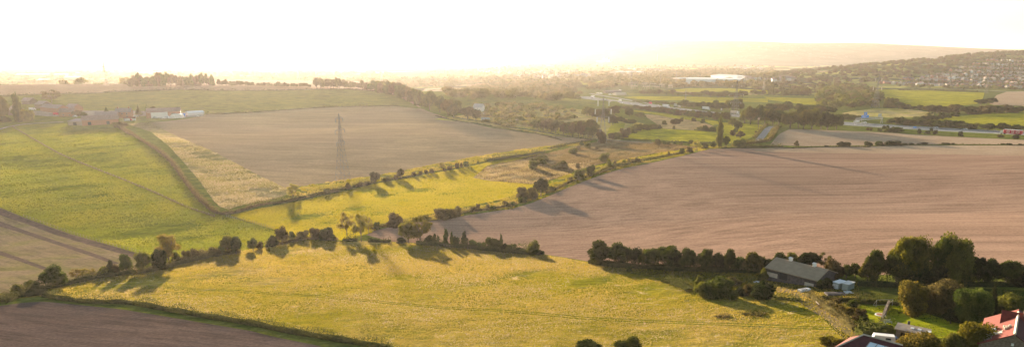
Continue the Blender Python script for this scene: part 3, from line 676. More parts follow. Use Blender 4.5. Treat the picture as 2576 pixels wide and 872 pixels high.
def build_tufts():
    gm=grassmat('meadow_blades',(.24,.20,.012),(.36,.26,.05),(.14,.135,.012)); gs=grassmat('straw_blades',(.36,.27,.13),(.28,.21,.07),(.44,.33,.21)); gg=grassmat('green_blades',(.11,.10,.008),(.14,.125,.012),(.07,.075,.009)); gr=grassmat('dry_blades',(.17,.12,.055),(.13,.095,.035),(.21,.15,.08))
    gk=grassmat('shade_toned_blades',(.085,.085,.01),(.10,.095,.012),(.05,.055,.008)); gw=grassmat('wedge_blades',(.30,.235,.12),(.20,.17,.05),(.42,.33,.22)); gp=grassmat('pasture_blades',(.32,.27,.012),(.38,.30,.02),(.18,.17,.012),.55); gq=grassmat('pasture_blades_left',(.155,.17,.012),(.225,.21,.015),(.09,.11,.01),.55)  # barn yard blades: a darker copy, shade put into the colour
    R_={}
    for n_,poly,_,lb in REG: R_.setdefault(n_,[]).append(poly)
    TL=[(180,727),(300,723),(400,722),(520,727),(644,734.5),(867,750),(1091,771),(1288,782.7),(1511,802),(1697,810),(1932,819),(2100,826)]; AV=[strip(TL,.7,-.8),strip(TL,.7,.8)]
    tufts('meadow_grass','standing tufts of golden meadow grass',R_['meadow'][0],130000,.34,gm,1,.018,.32,AV)
    tufts('straw_grass','pale dry seed heads in patches of the meadow',R_['meadow'][0],42000,.36,gs,2,.016,.58,AV)
    tufts('wedge_grass','pale straw tufts on the rough wedge',R_['straw_wedge'][0],12000,.5,gw,3,.02,.5)
    tufts('rough_grass','dry tufts on the brown rough ground',R_['rough_patch'][0],12000,.55,gr,4,.02,.5); tufts('dry_grass_tufts','dry pinkish tufts at the tip of the rough ground',R_['dry_grass'][0],9000,.5,gs,5,.03,.5)
    tufts('pasture_grass','coarse tussocks of the middle pasture',R_['middle_pasture'][0],80000,.33,gp,6,.02,.3)
    tufts('pasture_tussocks','green tussocks of the left pasture',R_['pasture'][0],110000,.36,gq,7,.012,.4)
    tufts('verge_weeds','weeds along the ditch verge',R_['hedge_verge'][0],9000,.5,gm,8,.05,.5); tufts('margin_weeds','weeds on the diagonal field margin',R_['field_margin'][0],8000,.6,gm,9,.05,.45)
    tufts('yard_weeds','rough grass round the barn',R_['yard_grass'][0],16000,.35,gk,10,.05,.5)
    print('tufts t',round(time.time()-T0,1))
def T_(t,lst,group=None):
    for e in lst:
        x,y,top,w,k,m,lb=e[:7]; tree(t,x,y,top,w,k,m,lb,group)
def build_trees():
    mats_foliage()
    g1='trees and bushes of the left hedgerow'
    T_('A1',[(250,475,340,160,'B','m','low rounded bush at the left tip of the hedgerow by the tan field'),
      (420,415,300,160,'B','g','second bush from the left tip of the hedgerow by the tan field'),
      (680,385,115,290,'R','g','big bushy dark tree near the left tip of the hedgerow'),
      (960,290,160,130,'S','s','leftmost of three thin half-bare trees in the left hedgerow'),
      (1080,282,150,120,'S','s','middle one of three thin half-bare trees in the left hedgerow'),
      (1172,268,150,105,'S','s','rightmost of three thin half-bare trees in the left hedgerow'),
      (1310,250,130,120,'B','y','yellowish bush right of the three half-bare trees'),
      (1398,235,50,75,'C','k','narrow dark pointed tree in the left hedgerow'),
      (1462,228,100,100,'B','b','brown bush touching the narrow dark pointed tree')],g1)
    T_('A2',[(312,700,450,165,'R','g','tall dark tree where the turned strip meets the hedgerow'),
      (530,690,420,185,'R','m','tall yellow-edged tree at the corner of the green pasture'),
      (715,650,405,185,'B','k','dark round bush below the big airy tree'),
      (845,610,205,320,'S','s','big airy tree with open branches over the left hedgerow'),
      (940,570,425,125,'B','g','bush directly right of the big airy tree'),
      (1065,540,410,125,'B','b','second bush right of the big airy tree'),
      (1170,520,385,110,'B','b','third bush right of the big airy tree, with a raised tip'),
      (1250,505,400,120,'B','b','fourth bush right of the big airy tree'),
      (1335,490,410,100,'B','b','fifth bush right of the big airy tree'),
      (1420,480,360,140,'B','b','sixth bush right of the big airy tree, the tallest of them'),
      (1500,465,350,100,'B','g','bush just left of the pair of round trees'),
      (1578,452,233,165,'R','m','left paler one of a pair of round trees'),
      (1684,455,240,170,'R','k','right darker one of a pair of round trees'),
      (1900,418,252,125,'R','g','small forked tree after the gap right of the round pair'),
      (1988,395,300,90,'B','b','little bush right of the small forked tree')],g1)
    T_('A3',[(210,590,455,140,'B','k','dark dome-shaped bush at the end of the pasture fence'),
      (330,560,332,150,'R','b','brown airy tree behind the dark dome-shaped bush'),
      (450,510,395,95,'R','g','slim tree right of the brown airy tree'),
      (592,505,388,155,'B','b','brown bush midway between fence end and the tall airy pair'),
      (745,498,345,140,'B','b','brown bush leaning on the large dark hedgerow bush'),
      (890,512,338,205,'B','k','large dark bush left of the tall airy pair'),
      (1145,450,148,200,'S','s','left one of the tall airy pair of trees in mid picture'),
      (1325,522,170,215,'S','s','right one of the tall airy pair of trees in mid picture'),
      (1420,430,205,120,'S','s','thin airy tree behind the right of the tall airy pair'),
      (1830,542,478,140,'B','k','low bush at the left foot of the spreading trees'),
      (1915,540,262,240,'R','y','left yellow-green spreading tree beside the ploughed field tip'),
      (2065,545,212,275,'S','y','right yellow-green spreading tree beside the ploughed field tip'),
      (1762,335,163,185,'B','b','round brown bush standing alone above the ploughed field tip'),
      (1520,370,280,85,'B','g','small bush left of the round brown bush'),
      (2132,265,185,90,'B','y','small yellowish bush above the spreading trees'),
      (2345,245,98,230,'B','b','wide dark bush cluster by the ditch'),
      (2430,235,115,160,'B','b','right half of the wide dark bush cluster by the ditch'),
      (2530,205,84,120,'B','b','brown bush touching the wide dark cluster by the ditch')],'bushes and trees in mid picture')
    T_('A4',[(560,495,385,140,'B','k','dark bush right of the spreading trees'),
      (640,490,362,55,'C','k','slim upright tree nearest the spreading trees'),
      (682,480,374,40,'C','k','smallest slim upright tree of the field hedge'),
      (778,510,303,70,'C','g','tallest columnar tree in the hedge below the ploughed field'),
      (856,500,333,45,'C','g','thin columnar tree right of the tallest columnar one'),
      (905,535,388,95,'B','k','bush between the two main columnar trees'),
      (1015,520,328,80,'C','k','broad leaning columnar tree in the field hedge'),
      (1130,545,438,135,'B','g','bush right of the broad leaning columnar tree'),
      (1235,560,462,135,'B','g','second bush right of the broad leaning columnar tree'),
      (1372,568,403,185,'B','g','large rounded bush left of the spire-like tree'),
      (1471,540,363,46,'C','g','spire-like thin tree near the right end of the field hedge'),
      (1515,588,485,100,'B','k','bush at the foot of the spire-like tree'),
      (1610,598,488,135,'B','g','bush right of the spire-like tree'),
      (1722,606,533,125,'B','k','low bush between the two last large bushes'),
      (1868,622,450,180,'B','m','large yellow-topped bush near the right end of the field hedge'),
      (1970,628,570,100,'B','k','last small bush at the right end of the field hedge')],'hedge trees below the ploughed field')
    T_('A5',[(50,283,228,66,'B','b','leftmost small bush of the string along the middle pasture'),(140,265,218,54,'B','b','second small bush of the string along the middle pasture'),
      (210,254,203,56,'B','b','third small bush of the string along the middle pasture'),(275,244,188,68,'B','b','fourth small bush of the string along the middle pasture'),
      (412,205,112,115,'S','s','airy tree in the string of bushes along the middle pasture'),(440,220,178,50,'B','b','small bush below the airy tree of the string'),
      (505,208,153,76,'B','b','bush right of the airy tree of the string'),(595,183,118,56,'B','b','upright bush in the right part of the string'),
      (650,172,113,40,'B','b','thin upright bush in the right part of the string'),(705,158,93,72,'B','g','last big bush of the string along the middle pasture'),(860,127,93,30,'B','g','tiny lone bush right of the string'),
      (1670,78,13,145,'B','m','back bush of the cluster on the brown rough ground'),(1562,110,52,110,'B','m','left back bush of the cluster on the rough ground'),
      (1665,135,55,105,'B','m','centre bush of the cluster on the rough ground'),(1560,185,88,115,'B','m','nearest left bush of the cluster on the rough ground'),
      (1835,190,143,120,'B','m','low flat bush right of the cluster on the rough ground'),(1922,185,84,135,'B','m','round bush right of the cluster on the rough ground'),
      (2110,188,123,60,'B','b','small dark bush near the mown ride'),
      (1430,570,418,160,'B','b','left dark bush of the clump at the ploughed field bend'),(1550,570,428,165,'B','b','middle bush of the clump at the ploughed field bend'),
      (1415,615,540,130,'B','g','low bush at the foot of the clump at the bend'),(1652,530,323,185,'R','k','tall dark tree of the clump at the ploughed field bend'),
      (1790,462,408,110,'B','g','low bush right of the tall dark tree at the bend'),
      (2140,325,193,155,'B','m','large round bush on the verge beyond the bend'),(2278,280,150,115,'B','g','upright bush right of the large round verge bush'),
      (2022,335,288,66,'B','b','small bush left of the large round verge bush'),(862,695,628,55,'B','b','pointed shrub on the ditch bank'),
      (800,725,660,100,'B','b','low shrub on the ditch bank, left of the pointed one'),(980,685,638,66,'B','b','shrub on the ditch bank right of the pointed one'),
      (1045,697,660,100,'B','g','low dark shrub on the ditch bank'),(1205,645,593,66,'B','b','taller shrub on the ditch bank left of the clump'),(1300,655,600,70,'B','g','shrub on the ditch bank next to the clump')],'bushes along the ditches and rough ground')
    T_('M6',[(900,517,430,74,'R','k','dark upright tree on the diagonal margin nearest the tall field pylon'),(1098,480,410,70,'R','b','brown round tree right of the dark upright one on the margin'),(985,502,463,76,'B','m','bush between the two trees on the diagonal margin'),
      (840,530,497,70,'B','b','bush left of the dark upright margin tree'),(790,540,505,60,'B','b','second bush left of the dark upright margin tree'),(700,560,512,48,'B','b','lone bush on the margin below the tall pylon'),(535,592,550,66,'B','m','yellowish bush on the lower part of the margin'),
      (600,583,555,60,'B','b','brown bush right of the yellowish margin bush'),(282,635,522,90,'S','s','airy tree at the end of the curved hedge'),(1060,488,452,40,'B','b','small bush touching the brown round margin tree')],'trees and bushes on the diagonal margin')
    T_('A6',[(575,485,393,66,'B','y','yellowish bush beyond the upright verge bush'),(650,463,413,42,'B','b','first little bush along the verge'),(760,453,393,56,'B','y','second little bush along the verge'),
      (825,433,383,40,'B','b','third little bush along the verge'),(872,428,383,44,'B','b','fourth little bush along the verge'),(932,423,378,78,'B','b','fifth little bush along the verge, the widest'),
      (515,420,313,125,'B','m','big round bush alone on the rough ground'),(185,505,443,54,'B','b','small bush left of the big round lone bush'),
      (120,325,250,125,'B','m','wide round bush on the left of the rough ground'),(190,275,223,56,'B','b','small bush behind the wide round bush'),
      (315,255,183,90,'B','m','rounded bush near the valley pylon'),(425,268,233,40,'B','b','tiny bush near the valley pylon'),(232,218,173,56,'B','g','bush on the hedge end left of the valley pylon'),
      (1325,353,298,34,'B','b','lone shrub on the far verge'),(1495,320,253,76,'B','g','dark bush on the far verge'),(1590,305,238,90,'B','b','bush left foot of the feathery tree'),
      (1672,278,158,125,'S','s','feathery pale tree left of the poplar'),(1785,255,188,86,'B','g','bush between feathery tree and poplar'),
      (1192,220,143,115,'B','b','dark bush at the right end of the gravel lane'),(1270,206,163,66,'B','g','bush right of the dark lane bush'),(1322,208,173,66,'B','g','second bush right of the dark lane bush'),
      (1602,212,150,86,'B','g','bush on the hedge left of the feathery tree'),(1400,205,183,50,'B','g','small hedge bush below the lit pasture'),(1480,205,183,54,'B','b','another small hedge bush below the lit pasture'),
      (1882,240,165,78,'B','g','bush at the left foot of the poplar'),(2045,242,108,88,'R','g','tree at the right foot of the poplar'),(2215,240,145,150,'B','g','broad bush right of the poplar')],'bushes round the poplar and rough ground')
    tree('A7',1955,785,428,88,'C','m','tall dark poplar standing alone between the fields','',True)['group']='tall upright poplars'
    T_('B2',[(92,720,700,74,'B','k','flat little bush left of the dome-shaped boundary bush'),(300,714,660,170,'B','k','long dome-shaped bush on the ploughed field boundary'),
      (610,710,652,106,'B','k','dark pointed bush on the ploughed field boundary'),(745,704,648,96,'B','g','pale-topped bush on the ploughed field boundary'),
      (805,704,678,56,'B','k','small bush stuck to the pale-topped boundary bush'),(935,703,643,182,'B','k','largest long bush on the ploughed field boundary'),
      (1075,692,670,74,'B','k','first flat shrub right of the largest boundary bush'),(1152,692,671,70,'B','k','second flat shrub right of the largest boundary bush'),
      (1248,688,673,36,'B','k','tiny third shrub right of the largest boundary bush'),(1323,691,665,88,'B','k','fourth flat shrub right of the largest boundary bush'),
      (1595,688,669,106,'B','k','long flat shrub in the right part of the boundary'),(1684,686,669,44,'B','k','small shrub right of the long flat one'),
      (2310,690,675,56,'B','k','thin flat shrub near the right edge of the boundary'),(2392,695,675,86,'B','k','second flat shrub near the right edge of the boundary'),(2532,699,679,60,'B','k','last shrub of the boundary at the right edge')],'bushes on the ploughed field boundary')
    tree('B1',1645,722,645,62,'R','b','small lollipop tree with thin trunk on the field boundary','bushes on the ploughed field boundary',True)
    T_('B2',[(612,512,474,44,'B','b','first bush on the bank below the sign gantry'),(652,518,474,34,'B','b','second thin bush on the bank below the gantry'),(762,524,489,56,'B','g','low bush on the motorway bank'),
      (806,510,454,44,'R','g','left one of two upright bank trees'),(852,504,449,48,'R','g','right one of two upright bank trees'),(885,535,478,120,'B','g','wide bush under the two upright bank trees'),(965,540,473,150,'B','g','widest bush on the motorway bank'),
      (1256,556,495,60,'B','k','dark bush on the bank below the small blue sign'),(1360,556,515,66,'B','k','low dark bush on the bank right of the small blue sign'),(1407,540,485,46,'R','k','leaning tree on the bank right of the small blue sign'),
      (1460,564,509,56,'B','k','compact bush on the bank below a white car'),(1772,588,530,64,'B','k','lone dark bush on the bank in the far right part'),(2465,620,564,86,'B','k','dark bush on the bank before the red lorry'),(2270,603,565,76,'B','b','dull bush on the bank left of the red lorry')],'bushes on the motorway bank')
    # right-hand tree line (nearest)
    g2='trees of the line behind the barn'
    T_('C3',[(590,312,158,165,'R','g','leftmost tall tree of the long tree line'),(720,322,172,150,'R','g','second tree from the left end of the long tree line'),
      (825,330,198,130,'R','k','third tree from the left end of the long tree line'),(890,336,212,80,'R','m','thin paler tree between clumps of the long tree line'),
      (955,342,203,135,'R','g','fifth tree of the long tree line, at the left of its second clump'),(1045,347,186,160,'R','g','sixth tree of the long tree line, a high rounded one')],g2)
    T_('B6',[(110,325,80,190,'R','k','seventh tree of the long tree line'),(280,338,58,255,'R','g','eighth tree of the long tree line, broad'),(505,346,63,230,'R','g','ninth tree of the long tree line, tall'),
      (660,350,110,160,'R','k','tenth tree of the long tree line'),(785,352,73,185,'R','g','eleventh tree of the long tree line, narrow topped'),(895,356,155,150,'B','g','low bushy tree right of the narrow-topped one'),
      (1100,360,118,260,'R','m','broad yellow-tinged tree left behind the barn'),(1262,358,180,160,'B','k','dark low tree touching the barn roof on the left'),
      (1430,345,118,200,'R','g','tree behind the left part of the barn roof'),(1590,340,118,190,'R','m','yellow-topped tree behind the middle of the barn roof'),(1705,335,130,140,'R','k','dark tree behind the middle of the barn roof'),
      (1810,340,105,230,'R','k','tallest dark tree behind the barn roof'),(1985,345,118,150,'S','m','open-crowned tree behind the right end of the barn'),
      (2110,440,205,230,'B','b','brownish domed tree right of the barn'),(2270,430,268,170,'R','g','tree behind the white sheds'),(2385,430,252,160,'R','g','second tree behind the white sheds')],g2)
    g3='large trees at the right'
    T_('B4',[(600,665,400,230,'R','m','bushy tree at the left foot of the tall group'),(690,655,245,240,'R','g','left tree of the tall group behind the garden'),(1030,690,80,330,'R','y','pale yellow airy tree of the tall group'),
      (960,680,240,340,'R','g','dark full tree under the pale airy one'),(1245,690,88,340,'B','m','yellow-topped tall tree in the middle of the tall group'),(1480,680,92,290,'R','g','tall tree left of the brightest crown'),
      (1690,690,84,430,'B','m','tallest broadest tree with bright yellow-green top'),(1860,640,330,210,'R','m','yellowish tree at the right foot of the broadest tree'),(1160,700,420,330,'B','k','dark undergrowth tree below the tall group'),(1420,700,420,330,'B','k','second dark undergrowth tree below the tall group'),
      (1990,690,330,270,'R','k','dark tree right of the broadest tree'),(2135,690,350,230,'R','k','second dark tree right of the broadest tree'),(2340,700,368,270,'R','g','tree with two tops near the right edge'),(2500,700,520,290,'B','k','low dark tree at the right edge')],g3)
    T_('B5',[(1180,445,62,420,'B','o','golden-edged round tree on the lawn'),(1560,450,60,470,'B','b','brown-topped wide tree on the lawn'),(1900,590,105,420,'B','g','large olive tree at the right of the lawn'),
      (1650,575,400,190,'R','k','small dark tree with bare stem on the lawn'),(2140,505,98,185,'K','k','dark pointed conifer beside the lawn'),(2400,480,220,330,'B','m','scrubby bush above the red-roofed house'),(2280,480,330,160,'B','k','dark shrub left of the red-roofed house')],g3)
    T_('B5',[(200,360,250,150,'B','b','greyish shrub in the dark garden hedge'),(420,370,273,125,'B','g','dark round shrub at the top of the small lawn'),(262,420,333,115,'B','o','left one of two bright yellow shrubs'),
      (375,460,362,125,'B','o','right one of two bright yellow shrubs'),(510,550,392,175,'B','b','large greyish round shrub on the small lawn'),(558,585,480,120,'B','g','smaller shrub in front of the large greyish one'),
      (100,840,740,190,'B','y','rough yellow shrub beside the path end'),(230,860,750,200,'B','y','second rough yellow shrub beside the path end')],'garden shrubs')
    T_('B5',[(1190,1060,660,500,'B','o','golden-leaved tree at the bottom edge before the stone shed'),(1670,1060,700,330,'R','m','green tree at the bottom edge between two others'),(2010,1080,600,540,'B','y','yellow-green tree at the bottom edge left of the house')],'trees at the bottom edge')
    T_('B6',[(400,600,400,85,'C','m','small spindly tree at the left of the barn-side thicket'),(455,655,468,190,'B','m','yellow-edged bush at the left of the barn-side thicket'),(690,680,452,380,'B','g','largest domed bush of the barn-side thicket'),
      (950,650,560,170,'B','k','low bush in the middle of the barn-side thicket'),(1075,655,508,190,'B','b','brownish bush of the barn-side thicket'),(1205,700,483,270,'B','k','round dark bush at the right of the barn-side thicket'),
      (1225,470,315,110,'B','m','yellow-green bush at the left corner of the barn'),(2000,560,450,200,'B','k','dark shrub at the right corner of the barn'),(850,520,430,190,'B','b','brown dead bush heap left of the barn'),(2010,520,440,170,'B','g','green shrub between barn and white sheds')],'thicket near the barn')
    T_('C3',[(505,925,826,200,'B','k','dark bush cut by the bottom edge, left one of two'),(780,920,818,185,'B','g','dark bush cut by the bottom edge, right one of two'),(790,362,325,40,'B','g','tiny bush in the shaded grass below the long tree line')],None)
    hedge('C3',[(1375,672),(1420,668),(1470,670)],.55,2.2,'low reddish-brown weed patch at the right of the meadow','hb',name='scrub'); hedge('C3',[(1560,655),(1620,650),(1700,662)],.6,3.0,'low green bramble patch near the right end of the meadow','hy',name='scrub')
    # farm trees at the left
    T_('B7',[(25,430,58,150,'C','m','taller poplar cut by the left edge'),(240,475,140,120,'C','g','poplar inside the left edge, by the farm'),(350,470,320,155,'B','y','yellow bush at the foot of the farm poplar'),
      (655,235,73,205,'S','b','round half-bare tree behind the farm'),(1340,365,288,62,'K','g','leftmost small conifer behind the farmhouse'),(1745,380,265,68,'K','g','middle dark conifer behind the farm'),
      (1855,345,265,50,'K','g','slim conifer left behind the long farm shed'),(1915,340,280,74,'B','b','brown bush behind the long farm shed'),(980,395,330,150,'B','b','brown bushes at the end of the left farm houses'),(1060,400,350,90,'B','g','bush right of the left farm houses'),
      (1520,540,470,170,'B','b','dull bush at the top end of the curved hedge'),(60,470,400,170,'B','k','dark shrub under the left edge poplar')],'trees round the left farm')
    # crest woods
    row('D1',[(1265,474,90),(1340,471,112),(1700,464,112),(2080,460,98)],26,'RB',['b','g'],'# tree from the left in the wood on the left skyline','trees of the left skyline wood',1.9)
    row('D1',[(2120,462,60),(2300,465,52),(2480,468,36)],34,'R',['b'],'# small tree from the left trailing off the skyline wood','small skyline trees')
    row('D2',[(10,470,36),(300,474,42),(540,478,34)],32,'R',['b'],'# small tree from the left in the middle skyline row','small skyline trees')
    row('D2',[(580,482,84),(870,492,92),(1050,499,76)],34,'R',['b'],'# tree from the left in the wood on the middle skyline','trees of the middle skyline wood',1.45)
    row('D2',[(1060,498,72),(1250,530,100),(1400,570,110),(1620,668,130)],36,'RB',['b','g'],'# tree from the left in the wood running down the hill','trees of the wood running down the hill',2.0)
    row('D2',[(1080,482,60),(1260,505,90),(1420,545,100),(1620,640,110)],44,'R',['b','m'],'# back tree from the left in the wood running down the hill','trees of the wood running down the hill',1.9)
    T_('D2',[(1690,700,520,150,'R','g','high round tree near the lower end of the hill wood'),(1790,720,565,120,'R','g','second last but three tree of the hill wood'),(1870,745,600,150,'R','m','tree in front of the tall round crown of the hill wood'),(1930,735,592,160,'R','g','broad crown near the lower end of the hill wood'),
      (1925,775,645,130,'R','g','nearest tree at the lower end of the hill wood'),(2060,785,672,150,'R','k','round tree second from the lower end of the hill wood'),(2140,800,700,110,'R','k','last tree at the lower end of the hill wood')],'trees of the wood running down the hill')
    # valley
    row('A8',[(1250,500,115),(1500,545,140),(1700,585,175),(1960,610,165),(2090,600,120)],68,'R',['g','b'],'# front tree from the left in the dark valley wood','trees of the dark valley wood',1.5)
    row('A8',[(1240,470,95),(1500,490,110),(1800,520,130),(2040,540,140)],88,'R',['m','g'],'# back tree from the left in the dark valley wood','trees of the dark valley wood',1.5)
    T_('A7',[(300,395,280,130,'R','m','leftmost big round tree behind the valley pylon'),(365,415,300,135,'R','m','second big round tree behind the valley pylon'),(430,440,318,150,'R','b','third big round tree behind the valley pylon'),
      (510,445,308,150,'R','g','tree straight behind the valley pylon'),(640,390,273,150,'R','b','big round tree right of the valley pylon'),(835,408,298,108,'R','g','separate round tree right of the valley pylon'),(955,404,350,130,'B','m','broad bush right of the separate round tree'),
      (590,450,370,140,'R','g','tree behind the right insulators of the valley pylon'),(625,510,400,120,'R','k','dark tree at the corner of the small green patch'),(490,738,600,115,'B','b','bush growing inside the legs of the valley pylon'),
      (1410,498,434,135,'B','b','dark bush in the middle of the dry plot'),(1270,503,458,66,'B','m','small bush at the left of the dry plot'),(1390,568,520,44,'B','b','tiny pointed bush at the lower edge of the dry plot'),(1490,468,418,46,'B','b','small upright bush on the dry plot'),(1640,462,423,66,'B','b','twin bush on the green strip'),
      (1757,488,434,66,'B','g','dark round bush on the green strip'),(1872,590,530,108,'B','g','bush touching the poplar on its left'),(1790,585,520,98,'B','g','bush second left of the poplar'),(1710,580,528,76,'B','m','bush third left of the poplar'),
      (2130,525,428,140,'R','m','tree above the field right of the poplar'),(2205,565,468,108,'R','g','tree in the row right of the poplar'),(2172,605,540,66,'B','g','small bush in the row right of the poplar'),(2130,645,578,80,'B','b','brown bush in the row right of the poplar'),(2225,675,588,108,'R','b','round tree low in the row right of the poplar'),
      (2425,608,580,34,'B','b','tiny bush beside the grey lane')],'valley trees')
    row('A7',[(570,692,100),(720,680,105),(830,640,110),(900,590,95)],62,'B',['b','m'],'# bush from the left in the scrub beside the lit pasture','scrub bushes beside the lit pasture',1.5)
    row('A7',[(920,580,80),(1050,565,78),(1240,560,55)],78,'B',['m','g'],'# bush from the left above the lit pasture','scrub bushes beside the lit pasture',1.5)
    row('A7',[(680,455,45),(900,500,60)],62,'B',['g'],'# bush from the left above the small green patch','scrub bushes beside the lit pasture',1.5)
    row('A7',[(670,300,40),(1050,325,50),(1300,360,70),(1600,400,70),(1950,445,90),(2080,470,100)],66,'RB',['m','g','b'],'# tree from the left in the row below the motorway','trees in the row below the motorway',1.5)
    row('A7',[(880,215,25),(1150,240,35),(1400,255,40)],58,'B',['m'],'# bush from the left on the far side of the motorway','bushes beyond the motorway',1.4)
    row('A7',[(1450,280,75),(1700,300,80),(1950,315,100),(2250,330,120)],82,'R',['m','g'],'# tree from the left in the belt beyond the motorway','trees of the belt beyond the motorway',1.5)
    row('A7',[(960,130,65),(1250,135,75),(1500,140,50),(1900,160,75),(2300,165,70)],82,'R',['m','b'],'# tree from the left in the row behind the striped field','trees behind the striped field',1.4)
    row('B1',[(950,425,180),(1100,430,210),(1300,445,185),(1460,445,160)],86,'R',['m','g'],'# tree from the left in the wood beside the grey lane','trees of the wood beside the grey lane',1.7)
    row('B1',[(1520,480,180),(1700,492,250),(1900,500,210),(2100,505,205),(2230,510,130)],92,'R',['g','k','m'],'# tree from the left in the big wood above the tan field','trees of the big wood above the tan field',1.75)
    row('B1',[(1250,275,80),(1500,290,95),(1620,260,120),(1750,280,80),(2100,300,80)],92,'R',['m','g'],'# tree from the left in the belt behind the big wood','trees of the belt behind the big wood',1.5)
    row('B1',[(2210,365,55),(2430,372,55)],70,'B',['m'],'# bush from the left behind the sign gantry','trees along the far side of the motorway',1.4)
    row('B2',[(330,380,60),(470,385,60)],60,'B',['m'],'# bush from the left just left of the gantry post','trees along the far side of the motorway',1.5)
    row('B2',[(850,425,70),(1100,440,80),(1400,462,85),(1700,480,90),(1980,500,85)],84,'RB',['g','m'],'# tree from the left in the long motorway-side row','trees along the far side of the motorway',1.6)
    T_('B2',[(2120,512,425,165,'R','g','first separate tree right of the motorway-side row'),(2300,520,425,160,'R','g','second separate tree right of the motorway-side row'),(2480,530,445,170,'R','g','third separate tree right of the motorway-side row')],'trees along the far side of the motorway')
    row('B2',[(830,225,110),(960,230,100),(1060,245,55),(1300,265,55)],70,'RB',['m','g'],'# tree from the left along the lower edge of the bright field','trees below the bright field',1.5)
    row('B2',[(1330,300,90),(1500,290,105),(1700,285,85),(1900,312,90),(2100,303,100),(2300,298,100),(2560,292,90)],100,'RB',['g','b'],'# tree from the left in the dark belt between bright fields','trees of the dark belt',1.5)
    row('B2',[(1200,370,30),(1400,378,50),(1560,362,70),(1700,335,50)],80,'B',['g'],'# bush from the left behind the motorway-side row','bushes behind the motorway',1.4)
    row('B2',[(2000,205,70),(2200,165,85)],62,'R',['g','k'],'# tree from the left climbing beside the pink field','trees beside the pink field',1.6)
    # stuff: woods nobody could count
    D4=lambda *p:[V('D4',*q) for q in p]
    hillw=D4((-150,560),(-100,395),(100,345),(300,300),(740,282),(1200,238),(1640,205),(2000,155),(2491,122),(2900,90),(2900,140),(2491,172),(2300,195),(2000,245),(1700,340),(1200,410),(1050,470),(900,520),(500,560),(200,580))
    forest('wooded_hillside','dense wood covering the long hillside at the right',hillw,5600,12,14,[FM['b'],FM['m'],FM['g']],11)
    forest('woodland','rounded trees massed left of the bright field',[V('B3',*q) for q in ((0,560),(500,520),(640,560),(760,640),(800,740),(640,770),(300,790),(0,800))],170,13,15,[FM['m'],FM['g'],FM['b']],12)
    forest('woodland','hazy wood left of the motorway',[V('D3',*q) for q in ((-700,560),(-300,470),(100,430),(400,410),(680,450),(660,600),(500,620),(200,590),(-200,600),(-500,600))],420,12,15,[FM['f'],FM['m']],13)
    forest('woodland','hazy wood beyond the power yard',[V('D3',*q) for q in ((700,500),(900,440),(1400,400),(1900,420),(2500,440),(2491,500),(1900,470),(1600,480),(1200,450),(900,500))],260,12,16,[FM['f'],FM['m']],14)
    forest('woodland','far hazy woods across the valley floor',[V('v',*q) for q in ((1000,200),(1300,195),(1600,180),(1950,175),(1950,200),(1700,205),(1300,215),(1000,225))],800,13,20,[FM['f'],FM['m']],15)
    forest('woodland','faint far woods in the left valley',[V('v',*q) for q in ((-100,190),(300,180),(640,185),(1000,185),(1000,215),(600,200),(300,214),(-100,216))],500,13,20,[FM['f'],FM['m']],16)
    forest('scrub','low scrub scattered over the allotments',[V('A8',*q) for q in ((350,180),(900,190),(1500,210),(1800,260),(1850,350),(1200,470),(1000,490),(600,420))],150,5,8,[FM['f'],FM['m']],17)
    # hedges
    hb=FM
